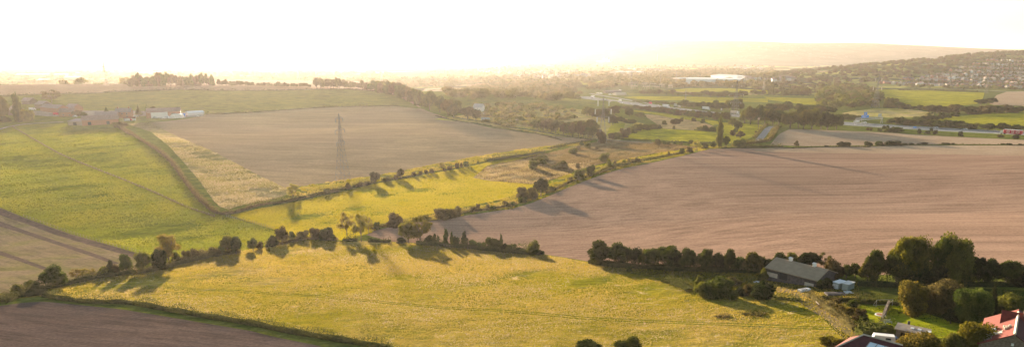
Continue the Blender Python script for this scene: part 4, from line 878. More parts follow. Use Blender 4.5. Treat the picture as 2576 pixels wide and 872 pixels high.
    L=[('v',HEDGE_A,2.1,2.6,'brownish hedge curving round the green pasture','hb'),
     ('v',[(684,514),(730,506),(768,497)],2.5,3.5,'low end of the curved hedge right of the corner','h'),
     ('v',[(775,497),(810,487),(877,474),(943,457)],2.6,4,'bushy hedge along the diagonal margin, lower part','hy'),
     ('v',[(960,453),(1009,448),(1060,439)],1.6,3,'thin hedge in the middle of the diagonal margin','hy'),
     ('A5',[(960,95),(1100,75),(1300,50),(1500,20),(1700,-12)],3.2,4,'dense clipped hedge above the brown rough ground','h'),
     ('A8',[(1420,745),(1600,705),(1750,675),(1960,640)],1.4,2.4,'thin hedge ending near the valley pylon','h'),
     ('A8',[(0,330),(120,365),(350,410),(650,450),(860,500),(1200,540),(1400,585),(1600,640)],1.0,2.0,'low field edge hedge at the right end of the stubble','hy'),
     ('A8',[(150,330),(400,380),(700,420),(950,480),(1200,510),(1500,565),(1750,605),(2030,635)],1.2,2.5,'hedge along the lane behind the stubble field','h'),
     ('v',[(30,318),(133,378),(186,403),(266,435),(309,452),(399,489),(465,519),(540,545)],.5,1.1,'low weedy line along the diagonal pasture fence','hb'),
     ('v',TRK_N[1:10],2.2,3,'hedge between the hill pasture and hilltop field','h'),
     ('v',TRK_N[9:15],2.0,3,'right part of the hilltop field hedge','h'),
     ('v',FIELD2LOW[1:],2.2,3.2,'hedge between the hill pasture and the stubble field','h'),
     ('v',[(300,322),(330,340)],2,3,'stub of hedge at the farm corner','hb'),
     ('A7',[(700,685),(900,705),(1110,712)],1.6,2.5,'low dark hedge along the lit pasture','h'),
     ('A7',[(1330,722),(1560,730),(1640,738),(1850,735)],1.3,2.5,'low broken hedge left of the poplar','h'),
     ('A7',[(1650,575),(1920,590)],1.6,2.5,'dark hedge along the dry plot','h'),
     ('B1',[(850,712),(1000,690),(1130,672),(1230,660),(1300,640),(1340,580),(1370,520),(1420,480)],3.2,4.5,'thick hedge bending beside the grey lane','hy'),
     ('B1',[(1110,612),(1150,570),(1200,510),(1240,470),(1290,445)],2.0,3,'hedge on the left side of the grey lane','hy'),
     ('B1',[(1000,735),(1150,732),(1300,728),(1470,730)],3.0,4,'broad dark hedge at the tip of the tan field','h'),
     ('B1',[(700,735),(850,737),(1000,738)],1.2,2.4,'low dark hedge right of the poplar foot','h'),
     ('B1',[(1470,732),(1640,734),(1850,726),(2100,722),(2574,722)],.9,1.6,'thin hedge between ploughed and tan field, left part','h'),
     ('B2',[(640,712),(900,708),(1300,696),(1900,692),(2574,698),(2800,700)],.7,1.3,'thin hedge between ploughed and tan field, right part','h'),
     ('A1',[(-20,600),(60,550),(180,515),(300,500),(450,478),(560,455)],2.2,6,'low rough scrub at the left meeting of the hedges','h'),
     ('A1',[(170,480),(400,440),(680,390),(1000,320),(1250,270),(1500,235),(1700,205)],2.0,3.5,'dark low hedge under the left hedgerow trees','h'),
     ('A2',[(420,700),(700,655),(1000,575),(1300,505),(1550,460),(1740,440)],2.4,4,'dark low hedge between the airy tree and the round pair','hb'),
     ('A3',[(130,580),(330,550),(600,500),(760,500),(1020,508)],1.8,3.5,'low hedge under the brown bushes','hb'),
     ('A3',[(1100,518),(1180,522),(1285,524)],2.2,2.6,'short clipped hedge block left of the airy tree foot','h'),
     ('A3',[(1415,528),(1550,532),(1695,536)],2.0,2.4,'short clipped hedge block beside the field gap','h'),
     ('A4',[(420,495),(700,515),(1080,548),(1500,592),(2000,628)],2.8,4,'dark hedge under the columnar trees','h'),
     ('v',MEADOW_S,1.7,2.6,'long dark hedge between the meadow and the dark plough','h'),
     ('A5',[(640,745),(800,725),(1000,700),(1200,665),(1340,630)],1.5,3,'straggly growth along the ditch bank','hb'),
     ('A5',[(1700,500),(1850,440),(2050,345),(2300,270),(2574,180)],1.3,3,'straggly hedge along the verge beyond the bend','hy'),
     ('A6',[(380,590),(560,500),(760,460),(1000,405),(1300,350),(1500,312)],1.4,3,'straggly hedge along the far verge','hy'),
     ('A3',[(1450,375),(1560,345),(1700,320),(1900,290),(2200,240)],1.2,3,'weedy ditch edge left of the round brown bush','hy'),
     ('C3',[(530,305),(700,328),(960,345),(1300,360),(1600,365),(1732,370)],2.6,4,'dark undergrowth of the long tree line','h'),
     ('B6',[(0,335),(300,345),(700,355),(1000,362),(1250,365)],2.4,3.5,'dark undergrowth left of the barn','h'),
     ('B6',[(0,470),(150,510),(260,560),(350,605)],1.6,5,'low bramble strip running to the barn-side thicket','h'),
     ('B6',[(1320,690),(1500,705),(1690,720)],1.2,2.2,'low dark hedge below the bare ground','h'),
     ('B6',[(1960,690),(2200,720),(2574,745)],1.5,1.5,'long dark clipped hedge, left part, above the small lawn','h'),
     ('B5',[(470,318),(700,325),(1000,348)],1.6,1.5,'long dark clipped hedge, right part, above the small lawn','h'),
     ('B5',[(-150,230),(0,320),(100,400),(250,500),(350,590),(440,660)],1.7,2.0,'olive hedge running diagonally beside the path','hb'),
     ('B5',[(450,700),(600,705),(750,695),(900,680)],2.3,2.6,'dark rounded hedge above the red-roofed shed','h'),
     ('B2',[(1350,320),(1420,300)],2,4,'bit of hedge at the corner of the brown patch','h'),
     ('B3',[(1000,555),(1500,560),(2000,575)],2.5,6,'hedge along the hillside road','h'),
     ('B4',[(480,690),(800,700),(1200,705),(1800,700),(2574,700)],2.2,3,'dark undergrowth below the tall group of trees','k'),
    ]
    for t,n,a,b,l,m in L: hedge(t,n,a,b,l,m)
    print('trees',NTREE[0],'t',round(time.time()-T0,1))
# ---------------- buildings, pylons, vehicles ----------------
class MB:
    def __init__(s): s.v=[]; s.f=[]
    def quad(s,*p): b=len(s.v); s.v+= [tuple(q) for q in p]; s.f.append(tuple(range(b,b+len(p)))); return s
    def box(s,x0,x1,y0,y1,z0,z1):
        b=len(s.v); s.v+=[(x0,y0,z0),(x1,y0,z0),(x1,y1,z0),(x0,y1,z0),(x0,y0,z1),(x1,y0,z1),(x1,y1,z1),(x0,y1,z1)]
        for f in ((0,3,2,1),(4,5,6,7),(0,1,5,4),(1,2,6,5),(2,3,7,6),(3,0,4,7)): s.f.append(tuple(b+i for i in f))
        return s
    def bar(s,a,b,w,w2=None):
        a=Vector(a);b=Vector(b); d=(b-a).normalized(); u=d.orthogonal().normalized(); v=d.cross(u); o=len(s.v); w2=w2 or w
        for p,ww in ((a,w),(b,w2)):
            for i,j in ((1,1),(-1,1),(-1,-1),(1,-1)): s.v.append(tuple(p+u*i*ww/2+v*j*ww/2))
        for f in ((0,1,5,4),(1,2,6,5),(2,3,7,6),(3,0,4,7),(3,2,1,0),(4,5,6,7)): s.f.append(tuple(o+i for i in f))
        return s
    def cyl(s,c,r,y0,y1,n=12,axis='y'):
        o=len(s.v)
        for y in (y0,y1):
            for i in range(n):
                a=2*PI*i/n; p,q=r*math.cos(a),r*math.sin(a)
                s.v.append((c[0]+p,y,c[1]+q) if axis=='y' else (c[0]+p,c[1]+q,y))
        for i in range(n): s.f.append((o+i,o+(i+1)%n,o+n+(i+1)%n,o+n+i))
        s.f.append(tuple(o+i for i in range(n))[::-1]); s.f.append(tuple(o+n+i for i in range(n))); return s
    def extr(s,prof,y0,y1):
        """side profile (x,z) pushed across y"""
        o=len(s.v); n=len(prof)
        for y in (y0,y1): s.v+=[(p[0],y,p[1]) for p in prof]
        for i in range(n): s.f.append((o+i,o+(i+1)%n,o+n+(i+1)%n,o+n+i))
        s.f.append(tuple(o+i for i in range(n))[::-1]); s.f.append(tuple(o+n+i for i in range(n))); return s
    def slab(s,p,t):
        """roof sheet: four points thickened downwards"""
        o=len(s.v); s.v+=[tuple(q) for q in p]+[(q[0],q[1],q[2]-t) for q in p]
        for f in ((0,1,2,3),(7,6,5,4),(0,4,5,1),(1,5,6,2),(2,6,7,3),(3,7,4,0)): s.f.append(tuple(o+i for i in f))
        return s
    def mesh(s,name,mat):
        me=bpy.data.meshes.new(name); me.from_pydata(s.v,[],s.f); me.update()
        bm=bmesh.new(); bm.from_mesh(me); bmesh.ops.recalc_face_normals(bm,faces=bm.faces); bm.to_mesh(me); bm.free()
        me.materials.append(mat); return me
    def build(s,name,mat,parent=None,loc=None,label=None):
        o=bpy.data.objects.new(name,s.mesh(name,mat)); COL.objects.link(o)
        if parent: o.parent=parent
        if loc is not None: o.location=loc
        if label: o['label']=label
        return o
def copy_tree(o,parent=None):
    c=o.copy(); COL.objects.link(c)
    if parent: c.parent=parent
    for ch in o.children: copy_tree(ch,c)
    return c
def Pz(vx,vy,z):
    d=rayd(vx,vy); t=(z-CAMZ)/d[2]; return Vector((d[0]*t,d[1]*t,z))
def BM():
    f=simple
    for k,a in {'white':((.72,.71,.68),.5,.06,1),'cream':((.50,.43,.34),.7,.1,1),'brick':((.33,.15,.10),.9,.2,2),'red_roof':((.15,.026,.017),.85,.25,1.5),'shaded_red_roof':((.075,.018,.018),.85,.25,1.5),
      'grey_roof':((.22,.20,.19),.85,.15,.8),'slate':((.15,.14,.15),.8,.2,1),'stone':((.17,.13,.10),.95,.3,3),'timber':((.10,.085,.085),.9,.35,1.6),'olive_roof':((.31,.235,.15),.9,.12,.8),
      'steel':((.28,.28,.28),.5,.1,1),'lattice':((.20,.19,.19),.6,.1,.2),'dark':((.03,.03,.035),.5,.2,1),'blue':((.03,.20,.62),.5,.06,1),'redpaint':((.60,.03,.07),.45,.08,.4),'tyre':((.03,.03,.03),.8,.1,3),
      'post':((.22,.17,.12),.9,.2,4),'palegreen':((.36,.39,.34),.6,.1,.8),'conc2':((.30,.245,.195),.9,.1,1),'silver':((.42,.41,.39),.35,.05,1),'navy':((.04,.06,.11),.3,.1,1),'rust':((.28,.12,.06),.9,.2,2),
      'pinkroof':((.24,.17,.15),.9,.25,.6),'purplegrey':((.24,.19,.18),.9,.2,.6),'glaze':((.62,.70,.72),.15,.05,1)}.items(): M[k]=f('paint_'+k,*a)
    t=NT('window_glass'); M['glass']=t.surf(t.n('BsdfPrincipled',{'Base Color':(.03,.04,.05,1),'Roughness':.08}).outputs[0])
def gable(name,a,b,D,hw,hr,wall,roof,label,cat,hip=0,over=.35,z=None,group=None,A=None,B=None,wins=(),doors=(),chim=(),flipwall=None,parts=True):
    """a,b: picture points of the front wall foot, left and right; D depth away from the camera"""
    A=P(*a) if A is None else A; B=P(*b) if B is None else B; L=math.hypot(B.x-A.x,B.y-A.y); rz=math.atan2(B.y-A.y,B.x-A.x)
    r=empty(name,(A.x,A.y,max(A.z,B.z)+.02),rz); tag(r,label,cat,group)
    w=MB(); w.box(0,L,0,D,-2.5,hw)
    for x in (0,L) if not hip else (): w.quad((x,0,hw),(x,D,hw),(x,D/2,hr-.1)) if x==0 else w.quad((x,D,hw),(x,0,hw),(x,D/2,hr-.1))
    w.build('wall',wall,r)
    k=(hr-hw)/(D/2); o=over; ez=hw-o*k+.1; t=.18; rf=MB()
    if hip:
        rf.slab([(-o,-o,ez),(L+o,-o,ez),(L-hip,D/2,hr),(hip,D/2,hr)],t); rf.slab([(L+o,D+o,ez),(-o,D+o,ez),(hip,D/2,hr),(L-hip,D/2,hr)],t)
        rf.slab([(-o,D+o,ez),(-o,-o,ez),(hip,D/2-.01,hr),(hip,D/2+.01,hr)],t); rf.slab([(L+o,-o,ez),(L+o,D+o,ez),(L-hip,D/2+.01,hr),(L-hip,D/2-.01,hr)],t)
    else:
        rf.slab([(-o,-o,ez),(L+o,-o,ez),(L+o,D/2,hr+.1),(-o,D/2,hr+.1)],t); rf.slab([(L+o,D+o,ez),(-o,D+o,ez),(-o,D/2,hr+.1),(L+o,D/2,hr+.1)],t)
    R_=rf.build('roof',roof,r)
    for (x,z0,ww,hh) in wins:
        f=MB().box(x*L-ww/2-.08,x*L+ww/2+.08,-.07,0.02,z0-.08,z0+hh+.08).build('window',M['white'],r)
        MB().box(x*L-ww/2,x*L+ww/2,-.10,-.075,z0,z0+hh).build('pane',M['glass'],f)
    for (x,ww,hh,mt) in doors: MB().box(x*L-ww/2,x*L+ww/2,-.09,.02,-.3,hh).build('door',M[mt],r)
    for (x,s,mt) in chim: MB().box(x*L-s/2,x*L+s/2,D/2-s/2,D/2+s/2,hr-.5,hr+1.2*s+.2).build('chimney',M[mt],R_)
    return r,L,R_
def pylon(bx,by,top,rz,arms,label,group='electricity pylons',base=.17,bw=None,ins=0,insmat='white',thick=.20,name='electricity_pylon',sc=1.0):
    p=P(bx,by); m=dist_px(p); H=(by-top)*m*1.03; b=H*base/2; r=empty(name,p,R(rz)); tag(r,label,'pylon',group)
    zs=[0,.10,.2,.3,.38,.46,.54,.6,.66,.72,.78,.84,.9,.955,1]; 
    def hw(u): return b*(1-u/.62)+b*.26*(u/.62) if u<.62 else b*.26*(1-(u-.62)/.38)+.12*(u-.62)/.38
    t=MB(); k=thick*max(.55,H/45)
    for i in range(len(zs)-1):
        u0,u1=zs[i],zs[i+1]; a0,a1=hw(u0),hw(u1); c0=[(a0*sx,a0*sy,u0*H) for sx,sy in((1,1),(-1,1),(-1,-1),(1,-1))]; c1=[(a1*sx,a1*sy,u1*H) for sx,sy in((1,1),(-1,1),(-1,-1),(1,-1))]
        for q in range(4):
            t.bar(c0[q],c1[q],k); n=(q+1)%4; t.bar(c0[q],c1[n],k*.5); t.bar(c0[n],c1[q],k*.5); t.bar(c1[q],c1[n],k*.5)
    t.build('tower',M['lattice'],r)
    for (u,hs) in arms:
        w=MB(); z=u*H; a=hw(u)+.1; hs=hs*H
        for s in (-1,1):
            for yy in (-a,a): w.bar((s*a,yy,z),(s*hs,0,z),k*.7); w.bar((s*a,yy,z+H*.035),(s*hs,0,z+.1),k*.6)
            w.bar((s*(a+hs)/2,-a/2,z),(s*(a+hs)/2,a/2,z),k*.4)
            if ins: MB().cyl((s*hs,0),ins*.09,z-ins,z-.1,8,'z').build('insulator',M[insmat],r)
        w.bar((-hs*.98,0,z+.15),(hs*.98,0,z+.15),k*.5)
        w.build('cross_arm',M['lattice'],r)
    return r
def wheel(r,x,y,rad,w=.25):
    return MB().cyl((x,rad),rad,y-w/2,y+w/2,14).build('wheel',M['tyre'],r)
def car(mat,kind='car'):
    r=empty('parked' if 0 else kind,(0,0,0)); g=M['glass']
    if kind=='car':
        b=MB().extr([(-2.1,.28),(2.1,.28),(2.15,.62),(1.95,.80),(.95,.92),(.35,1.40),(-1.05,1.44),(-1.75,.98),(-2.12,.9)],-.87,.87); b.build('body',mat,r)
        MB().extr([(.84,.95),(.33,1.33),(-.98,1.37),(-1.55,1.0)],-.885,.885).build('window',g,r)
        for x in (-1.3,1.3):
            for y in (-.8,.8): wheel(r,x,y,.33)
    elif kind=='van':
        b=MB().extr([(-2.7,.35),(2.6,.35),(2.65,.95),(1.9,1.35),(1.35,2.25),(-2.7,2.3)],-1,1); b.build('body',mat,r)
        MB().extr([(1.86,1.4),(1.4,2.1),(.7,2.1),(.7,1.4)],-1.015,1.015).build('window',g,r)
        for x in (-1.8,1.7):
            for y in (-.9,.9): wheel(r,x,y,.38)
    elif kind=='truck':
        MB().box(-6.4,2.0,-1.27,1.27,1.1,4.0).build('cargo_box',mat,r); MB().box(-6.4,2.3,-1.0,1.0,.75,1.08).build('chassis',M['dark'],r)
        c=MB().extr([(2.3,.55),(4.3,.55),(4.35,1.7),(4.1,3.1),(2.3,3.5)],-1.2,1.2).build('cab',M['white'],r)
        MB().extr([(4.40,1.9),(4.22,2.8),(4.0,2.8),(4.2,1.9)],-1.1,1.1).build('windscreen',g,c)
        for x in (-5.2,-4.1,3.3):
            for y in (-1.08,1.08): wheel(r,x,y,.5,.32)
    elif kind=='caravan':
        MB().extr([(-3,.5),(2.7,.5),(3.0,1.2),(2.6,2.5),(-2.8,2.6),(-3.1,1.4)],-1.1,1.1).build('body',mat,r)
        MB().box(-1.8,-.4,-1.13,1.13,1.4,2.0).build('window',g,r)
        for y in (-1.0,1.0): wheel(r,-.2,y,.36)
        MB().bar((2.8,0,.55),(4.2,0,.5),.12).build('drawbar',M['dark'],r)
    return r
def on_road(o,vx,vy,back=False,scale=1.0,lift=.03):
    p=P(vx,vy); bi=min(range(len(MWL)-1),key=lambda i:(MWL[i]-p).length); d=MWL[bi+1]-MWL[bi]
    o.location=p+Vector((0,0,lift)); o.rotation_euler=(0,0,math.atan2(d.y,d.x)+(PI if back else 0)); o.scale=(scale,)*3
def fence(t,pts,n,hgt,label,rails=3,name='fence',step=None,post=.14):
    L=wline([V(t,*q) for q in pts]); A=[Vector((p.x,p.y,p.z)) for p in L]
    r=empty(name,A[0]); tag(r,label,'fence'); 
    cum=[0]
    for i in range(1,len(A)): cum.append(cum[-1]+(A[i]-A[i-1]).length)
    tot=cum[-1]; pos=[]; 
    for k in range(n+1):
        s=tot*k/n; i=max(j for j in range(len(cum)) if cum[j]<=s+1e-6); i=min(i,len(A)-2); u=(s-cum[i])/max(1e-6,cum[i+1]-cum[i]); q=A[i].lerp(A[i+1],u); q.z=float(h(q.x,q.y)); pos.append(q-A[0])
    me=MB().box(-post/2,post/2,-post/2,post/2,-.3,hgt).mesh('post',M['post'])
    for q in pos:
        o=bpy.data.objects.new('post',me); COL.objects.link(o); o.parent=r; o.location=q
    w=MB()
    for k in range(rails):
        z=hgt*(.3+.6*k/max(1,rails-1))
        for a,b in zip(pos[:-1],pos[1:]): w.bar(a+Vector((0,0,z)),b+Vector((0,0,z)),.05)
    w.build('rail',M['post'],r); return r
def build_objects():
    BM()
    # --- barn ---
    a,b=V('B6',1253,462),V('B6',1893,548)
    A=P(*a); B=P(*b); m=dist_px(A); print('barn L',(B-A).length,'m/px',m,A,B)
    r,L,RF=gable('timber_barn',a,b,10,17*m,34*m,M['timber'],M['olive_roof'],'long dark timber barn with pale roof standing before the tree line','barn',doors=[(.36,2.2,1.5,'dark')])
    hw=17*m; hr=34*m
    for x in (.28,.75):
        v=MB().box(x*L-.38,x*L+.38,4.65,5.35,hr-.3,hr+.75).build('roof_vent',M['white'],RF); MB().slab([(x*L-.5,4.5,hr+.75),(x*L+.5,4.5,hr+.75),(x*L+.35,5.0,hr+1.05),(x*L-.35,5.0,hr+1.05)],.05).slab([(x*L+.5,5.5,hr+.75),(x*L-.5,5.5,hr+.75),(x*L-.35,5.0,hr+1.05),(x*L+.35,5.0,hr+1.05)],.05).build('vent_cap',M['white'],v)
    MB().box(.02*L,.24*L,-.1,-.01,-.4,.75).build('plinth',M['cream'],r); MB().box(.78*L,.95*L,-.1,-.01,-.4,.6).build('plinth',M['cream'],r)
    bt=MB()
    for i in range(46): bt.box(L*i/46+.02,L*i/46+.10,-.06,-.005,.8,hw-.25)
    bt.build('cladding_batten',M['dark'],r)
    # --- white steel containers ---
    for i,(p,q,lb) in enumerate(((V('B4',160,724),V('B4',240,737),'left one of two white steel containers right of the barn'),(V('B4',281,743),V('B4',362,754),'right darker one of two white steel containers right of the barn'))):
        A=P(*p);B=P(*q); L=(B-A).length; m=dist_px(A); H=16.5*m; D=3.2; r=empty('steel_container',A,math.atan2(B.y-A.y,B.x-A.x)); tag(r,lb,'container','white containers by the barn')
        bd=MB().box(0,L,0,D,-.5,H)
        for k in range(9): bd.box(L*k/9+.03,L*k/9+.1,-.04,.01,.1,H-.1)
        for k in range(16): bd.box(L-.01,L+.04,D*k/16+.03,D*k/16+.14,.1,H-.1)
        bd.build('body',M['palegreen'],r); MB().slab([(-.1,-.1,H+.14),(L+.1,-.1,H+.14),(L+.1,D+.1,H+.14),(-.1,D+.1,H+.14)],.12).build('roof',M['white'] if i==0 else M['silver'],r)
        for s in (0.27,.73): MB().box(L*s-L*.21,L*s+L*.21,-.09,-.045,.15,H-.2).build('door',M['white'] if i==0 else M['palegreen'],r)  # second container has a darker roof and doors
    # junk
    def heap(t,x,y,w,n,mat,label,seed,cat='heap',name='scrap_heap',hh=.5):
        p=P(*V(t,x,y)); m=dist_px(p); g=random.Random(seed); s=w*tsc(t)*m; b=MB()
        for i in range(n):
            cx,cy=g.uniform(-s/2,s/2),g.uniform(-s/3,s/3); a=g.uniform(0,PI); l=g.uniform(.3,.5)*s; z=g.uniform(.05,hh)
            b.bar((cx-l/2*math.cos(a),cy-l/2*math.sin(a),z*g.random()),(cx+l/2*math.cos(a),cy+l/2*math.sin(a),z),g.uniform(.1,.28))
        o=b.build(name,mat,loc=p); tag(o,label,cat)
    heap('B6',2310,625,90,16,M['white'],'pile of white sheets beside the steel containers',1,'sheet pile'); heap('B6',905,520,60,7,M['white'],'white scraps below the dead bush heap',2,'scrap')
    heap('B6',1145,490,60,6,M['white'],'white scraps behind the barn-side thicket',3,'scrap'); heap('B6',1290,520,60,8,M['cream'],'pale rubbish at the right of the barn-side thicket',4,'rubbish')
    heap('B5',150,360,300,10,M['post'],'fallen rail along the diagonal garden hedge',8,'rail',hh=.2)
    p=P(*V('B6',2130,645)); o=MB()
    for k in range(5): o.box(-2.2,2.2,-1.1+k*.45,-.75+k*.45,.1,.42+.1*(k%2))
    o=o.build('timber_stack',M['timber'],loc=p); tag(o,'low dark timber stack on the grass before the containers','timber stack')
    r=empty('dinghy',P(*V('B6',1732,597)),.4); tag(r,'small upturned dinghy lying in front of the barn','dinghy')
    MB().extr([(-1.3,0),(1.5,0),(1.9,.5),(1.2,.55),(-1.3,.5)],-.6,.6).build('hull',M['white'],r); MB().box(-.9,1.0,-.45,.45,.5,.6).build('seat',M['steel'],r)
    # --- red-roofed house, lower right ---
    g0=P(2552,905).z; zr=g0+6.9; F1=Pz(2552.8,840.5,zr); F2=Pz(2559.8,798.5,zr); d=(F2-F1); ang=math.atan2(d.y,d.x)-PI/2; Lw=d.length+2
    r=empty('stone_house',(F1.x,F1.y,g0),ang); tag(r,'stone house with red tiled roofs in the lower right corner','house'); hw=4.3; W2=4.3; hr=6.9
    w=MB().box(-W2,W2,0,Lw,-2,hw); w.quad((-W2,0,hw),(W2,0,hw),(0,0,hr-.1)); w.build('wall',M['stone'],r)
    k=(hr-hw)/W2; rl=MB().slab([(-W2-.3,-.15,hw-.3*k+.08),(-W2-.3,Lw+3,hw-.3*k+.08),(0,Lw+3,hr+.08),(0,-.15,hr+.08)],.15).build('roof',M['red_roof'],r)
    MB().slab([(W2+.3,Lw+3,hw-.3*k+.08),(W2+.3,-.15,hw-.3*k+.08),(0,-.15,hr+.08),(0,Lw+3,hr+.08)],.15).build('roof',M['shaded_red_roof'],r,label='right slope of the roof, coloured dark as if shaded')  # same tiles in a darker red: shade put into the colour
    MB().bar((0,-.2,hr+.14),(0,Lw+1,hr+.14),.28).build('ridge_tile',M['cream'],rl)
    def onslope(y0,y1,s0,s1,mat,nm):  # s: fraction from eave to ridge on the left slope
        q=[(-W2*(1-s),y,hw+(hr-hw)*s+.13) for y,s in ((y0,s0),(y1,s0),(y1,s1),(y0,s1))]; MB().slab(q,.06).build(nm,mat,rl)
    onslope(4.6,6.0,.06,.42,M['glaze'],'skylight'); onslope(2.2,3.9,.08,.62,M['cream'],'skylight'); onslope(.6,1.6,.02,.34,M['conc2'],'skylight')
    for i,(yy,ss) in enumerate(((4.9,.66),(4.2,.74),(4.5,.82),(3.7,.70))): MB().cyl((-W2*(1-ss),yy),.22,hw+(hr-hw)*ss+.1,hw+(hr-hw)*ss+.5,8,'z').build('vent_pipe',M['cream'],rl)
    f=MB().box(-.75,.55,-.08,.02,1.5+1.2,3.9+.2).build('window',M['timber'],r); MB().box(-.62,.42,-.1,-.085,2.8,4.0).build('pane',M['glass'],f)
    MB().box(-.2,.15,-.1,.0,5.0,5.4).build('gable_vent',M['white'],r)  # small white vent in the gable wall, gives no light
    Q1=Pz(*V('B5',2300,408),zr+.4); Q2=Pz(*V('B5',2640,468),zr+.4); a2=math.atan2(Q2.y-Q1.y,Q2.x-Q1.x); L2=(Q2-Q1).length
    hx=empty('stone_wing',(Q1.x,Q1.y,g0),a2); tag(hx,'rear wing with a bright red pantile roof behind the stone house','house')
    MB().box(.3,L2,-3.6,3.6,-2,4.6).quad((.3,-3.6,4.6),(.3,3.6,4.6),(.3,0,7.1)).build('wall',M['stone'],hx)
    MB().slab([(0,-4,4.4),(L2,-4,4.4),(L2,0,7.4),(0,0,7.4)],.15).slab([(L2,4,4.4),(0,4,4.4),(0,0,7.4),(L2,0,7.4)],.15).build('roof',M['red_roof'],hx)
    MB().box(L2*.8,L2*.8+.8,-.5,.5,7,8.3).build('chimney',M['brick'],hx)
    # --- red roofed outbuilding with skylights ---
    g1=P(*V('B5',620,960)).z; zr=g1+4.6; R1=Pz(*V('B5',560,722),zr); R2=Pz(*V('B5',1000,842),zr); an=math.atan2(R2.y-R1.y,R2.x-R1.x); L3=(R2-R1).length
    r=empty('outbuilding',(R1.x,R1.y,g1),an); tag(r,'red-roofed outbuilding with big skylights at the bottom edge','outbuilding')
    MB().box(-2.4,L3+.5,-7,1.6,-2,2.7).build('wall',M['brick'],r)
    S=lambda x,y: (x,y,4.6+ (y/7.3)*1.9)
    rf=MB().slab([(-3.0,-7.3,2.7),(L3+.6,-7.3,2.7),(L3+.6,0,4.6),(0,0,4.6)],.15).slab([(L3+.6,1.9,2.8),(-2.6,1.9,2.8),(0,0,4.6),(L3+.6,0,4.6)],.15).build('roof',M['shaded_red_roof'],r)  # darker red imitates shade on the slopes turned from the sun
    MB().slab([(-2.75,1.9,2.85),(-3.1,-7.3,2.72),(-.02,-.02,4.66),(-.03,.02,4.66)],.15).build('roof',M['red_roof'],r,label='orange hip slope of the roof, coloured as if sunlit')  # lighter red imitates sunlight on this slope
    MB().bar((0,0,4.72),(L3+.6,0,4.72),.2).bar((-3.05,-7.3,2.85),(0,0,4.75),.22).build('ridge_tile',M['cream'],rf)
    for x0,x1,mt in ((1.6,5.2,'glaze'),(6.5,9.6,'silver')):
        pz=lambda x,y: (x,y,4.6+y*.26+.1)
        sk=MB().slab([pz(x0,-4.9),pz(x1,-4.9),pz(x1,-1.5),pz(x0,-1.5)],.08).build('skylight',M[mt],rf)
        bb=MB()
        for k in range(4): xx=x0+(x1-x0)*k/3; bb.bar(pz(xx,-4.95),pz(xx,-1.45),.09)
        bb.build('glazing_bar',M['conc2'],sk)
    # --- stone shed with flat roof ---
    a,b=V('B5',955,742),V('B5',1345,792); A=P(*a);B=P(*b); L=(B-A).length; m=dist_px(A); H=1.6
    r=empty('stone_shed',A,math.atan2(B.y-A.y,B.x-A.x)); tag(r,'low stone shed with pale mossy roof behind the golden tree','shed')
    w=MB().box(0,.7,0,2.6,-1,H).box(2.3,2.6,0,2.6,-1,H).box(4.6,L,0,2.6,-1,H).box(.7,L,2.3,2.6,-1,H).box(.7,4.6,0,.3,H-.5,H); w.build('wall',M['stone'],r)
    MB().box(.7,4.6,1.2,1.4,-1,H-.5).build('door',M['dark'],r)  # dark sheet imitating the shade inside the open front, no door leaf
    rf=MB().slab([(-.3,-.35,H+.15),(L+.3,-.35,H+.15),(L+.3,2.85,H+.4),(-.3,2.85,H+.4)],.14).build('roof',M['conc2'],r)
    for x in (2.1,3.3,4.9): MB().slab([(x,1.1,H+.33),(x+.6,1.1,H+.33),(x+.6,1.8,H+.39),(x,1.8,H+.39)],.05).build('skylight',M['white'],rf)
    MB().cyl((1.6,2.4),.22,H+.6,H+1.2,10,'z').build('chimney',M['dark'],rf)
    # cars in the yard
    c=car(M['navy']); c.location=P(*V('B5',905,800)); c.rotation_euler=(0,0,2.5); c.scale=(.7,)*3; tag(c,'dark blue car parked between white van and stone shed','car')
    c=car(M['white'],'caravan'); c.location=P(*V('B5',800,815)); c.rotation_euler=(0,0,PI-.35); c.scale=(.62,.62,.62); tag(c,'long white caravan parked behind the red-roofed outbuilding','caravan')
    # garden things
    L=[Pz(*V('B5',785,548),P(*V('B5',785,548)).z),P(*V('B5',868,372))]; A,B=L; d=B-A; w=MB(); n=14
    g=random.Random(3)
    for k in range(n): w.box(d.length*k/n,d.length*(k+1)/n-.01,-.22-g.uniform(0,.05),.22+g.uniform(0,.05),-.4,.85+g.uniform(-.08,.1))
    o=w.build('garden_wall',M['stone'],loc=A); o.rotation_euler=(0,0,math.atan2(d.y,d.x)); tag(o,'low stone garden wall between the two lawns','wall')
    r=empty('trampoline',P(*V('B5',766,497))); tag(r,'small round white-rimmed trampoline on the lawn beside the garden wall','trampoline')
    MB().cyl((0,0),1.05,.5,.62,20,'z').build('frame',M['white'],r); MB().cyl((0,0),.82,.625,.635,20,'z').build('mat',M['rust'],r)
    for k in range(4): MB().bar((.85*math.cos(k*PI/2),.85*math.sin(k*PI/2),0),(.9*math.cos(k*PI/2),.9*math.sin(k*PI/2),.5),.07).build('leg',M['steel'],r)
    r=empty('garden_bench',P(*V('B5',862,578)),.25); tag(r,'pale garden bench on the lawn near the foot of the wall','bench')
    MB().box(-.8,.8,-.25,.25,.4,.47).build('seat',M['palegreen'],r); MB().box(-.8,.8,.25,.31,.47,.9).build('backrest',M['palegreen'],r)
    for x in (-.7,.7):
        for y in (-.2,.2): MB().box(x-.05,x+.05,y-.05,y+.05,0,.4).build('leg',M['palegreen'],r)
    r=empty('goal_frame',P(*V('B5',815,362)),.1); tag(r,'thin football goal frame against the dark garden hedge','goal'); MB().bar((-1.9,0,0),(-1.9,0,1.6),.08).bar((1.9,0,0),(1.9,0,1.6),.08).bar((-1.9,0,1.6),(1.9,0,1.6),.08).build('goal_post',M['steel'],r)
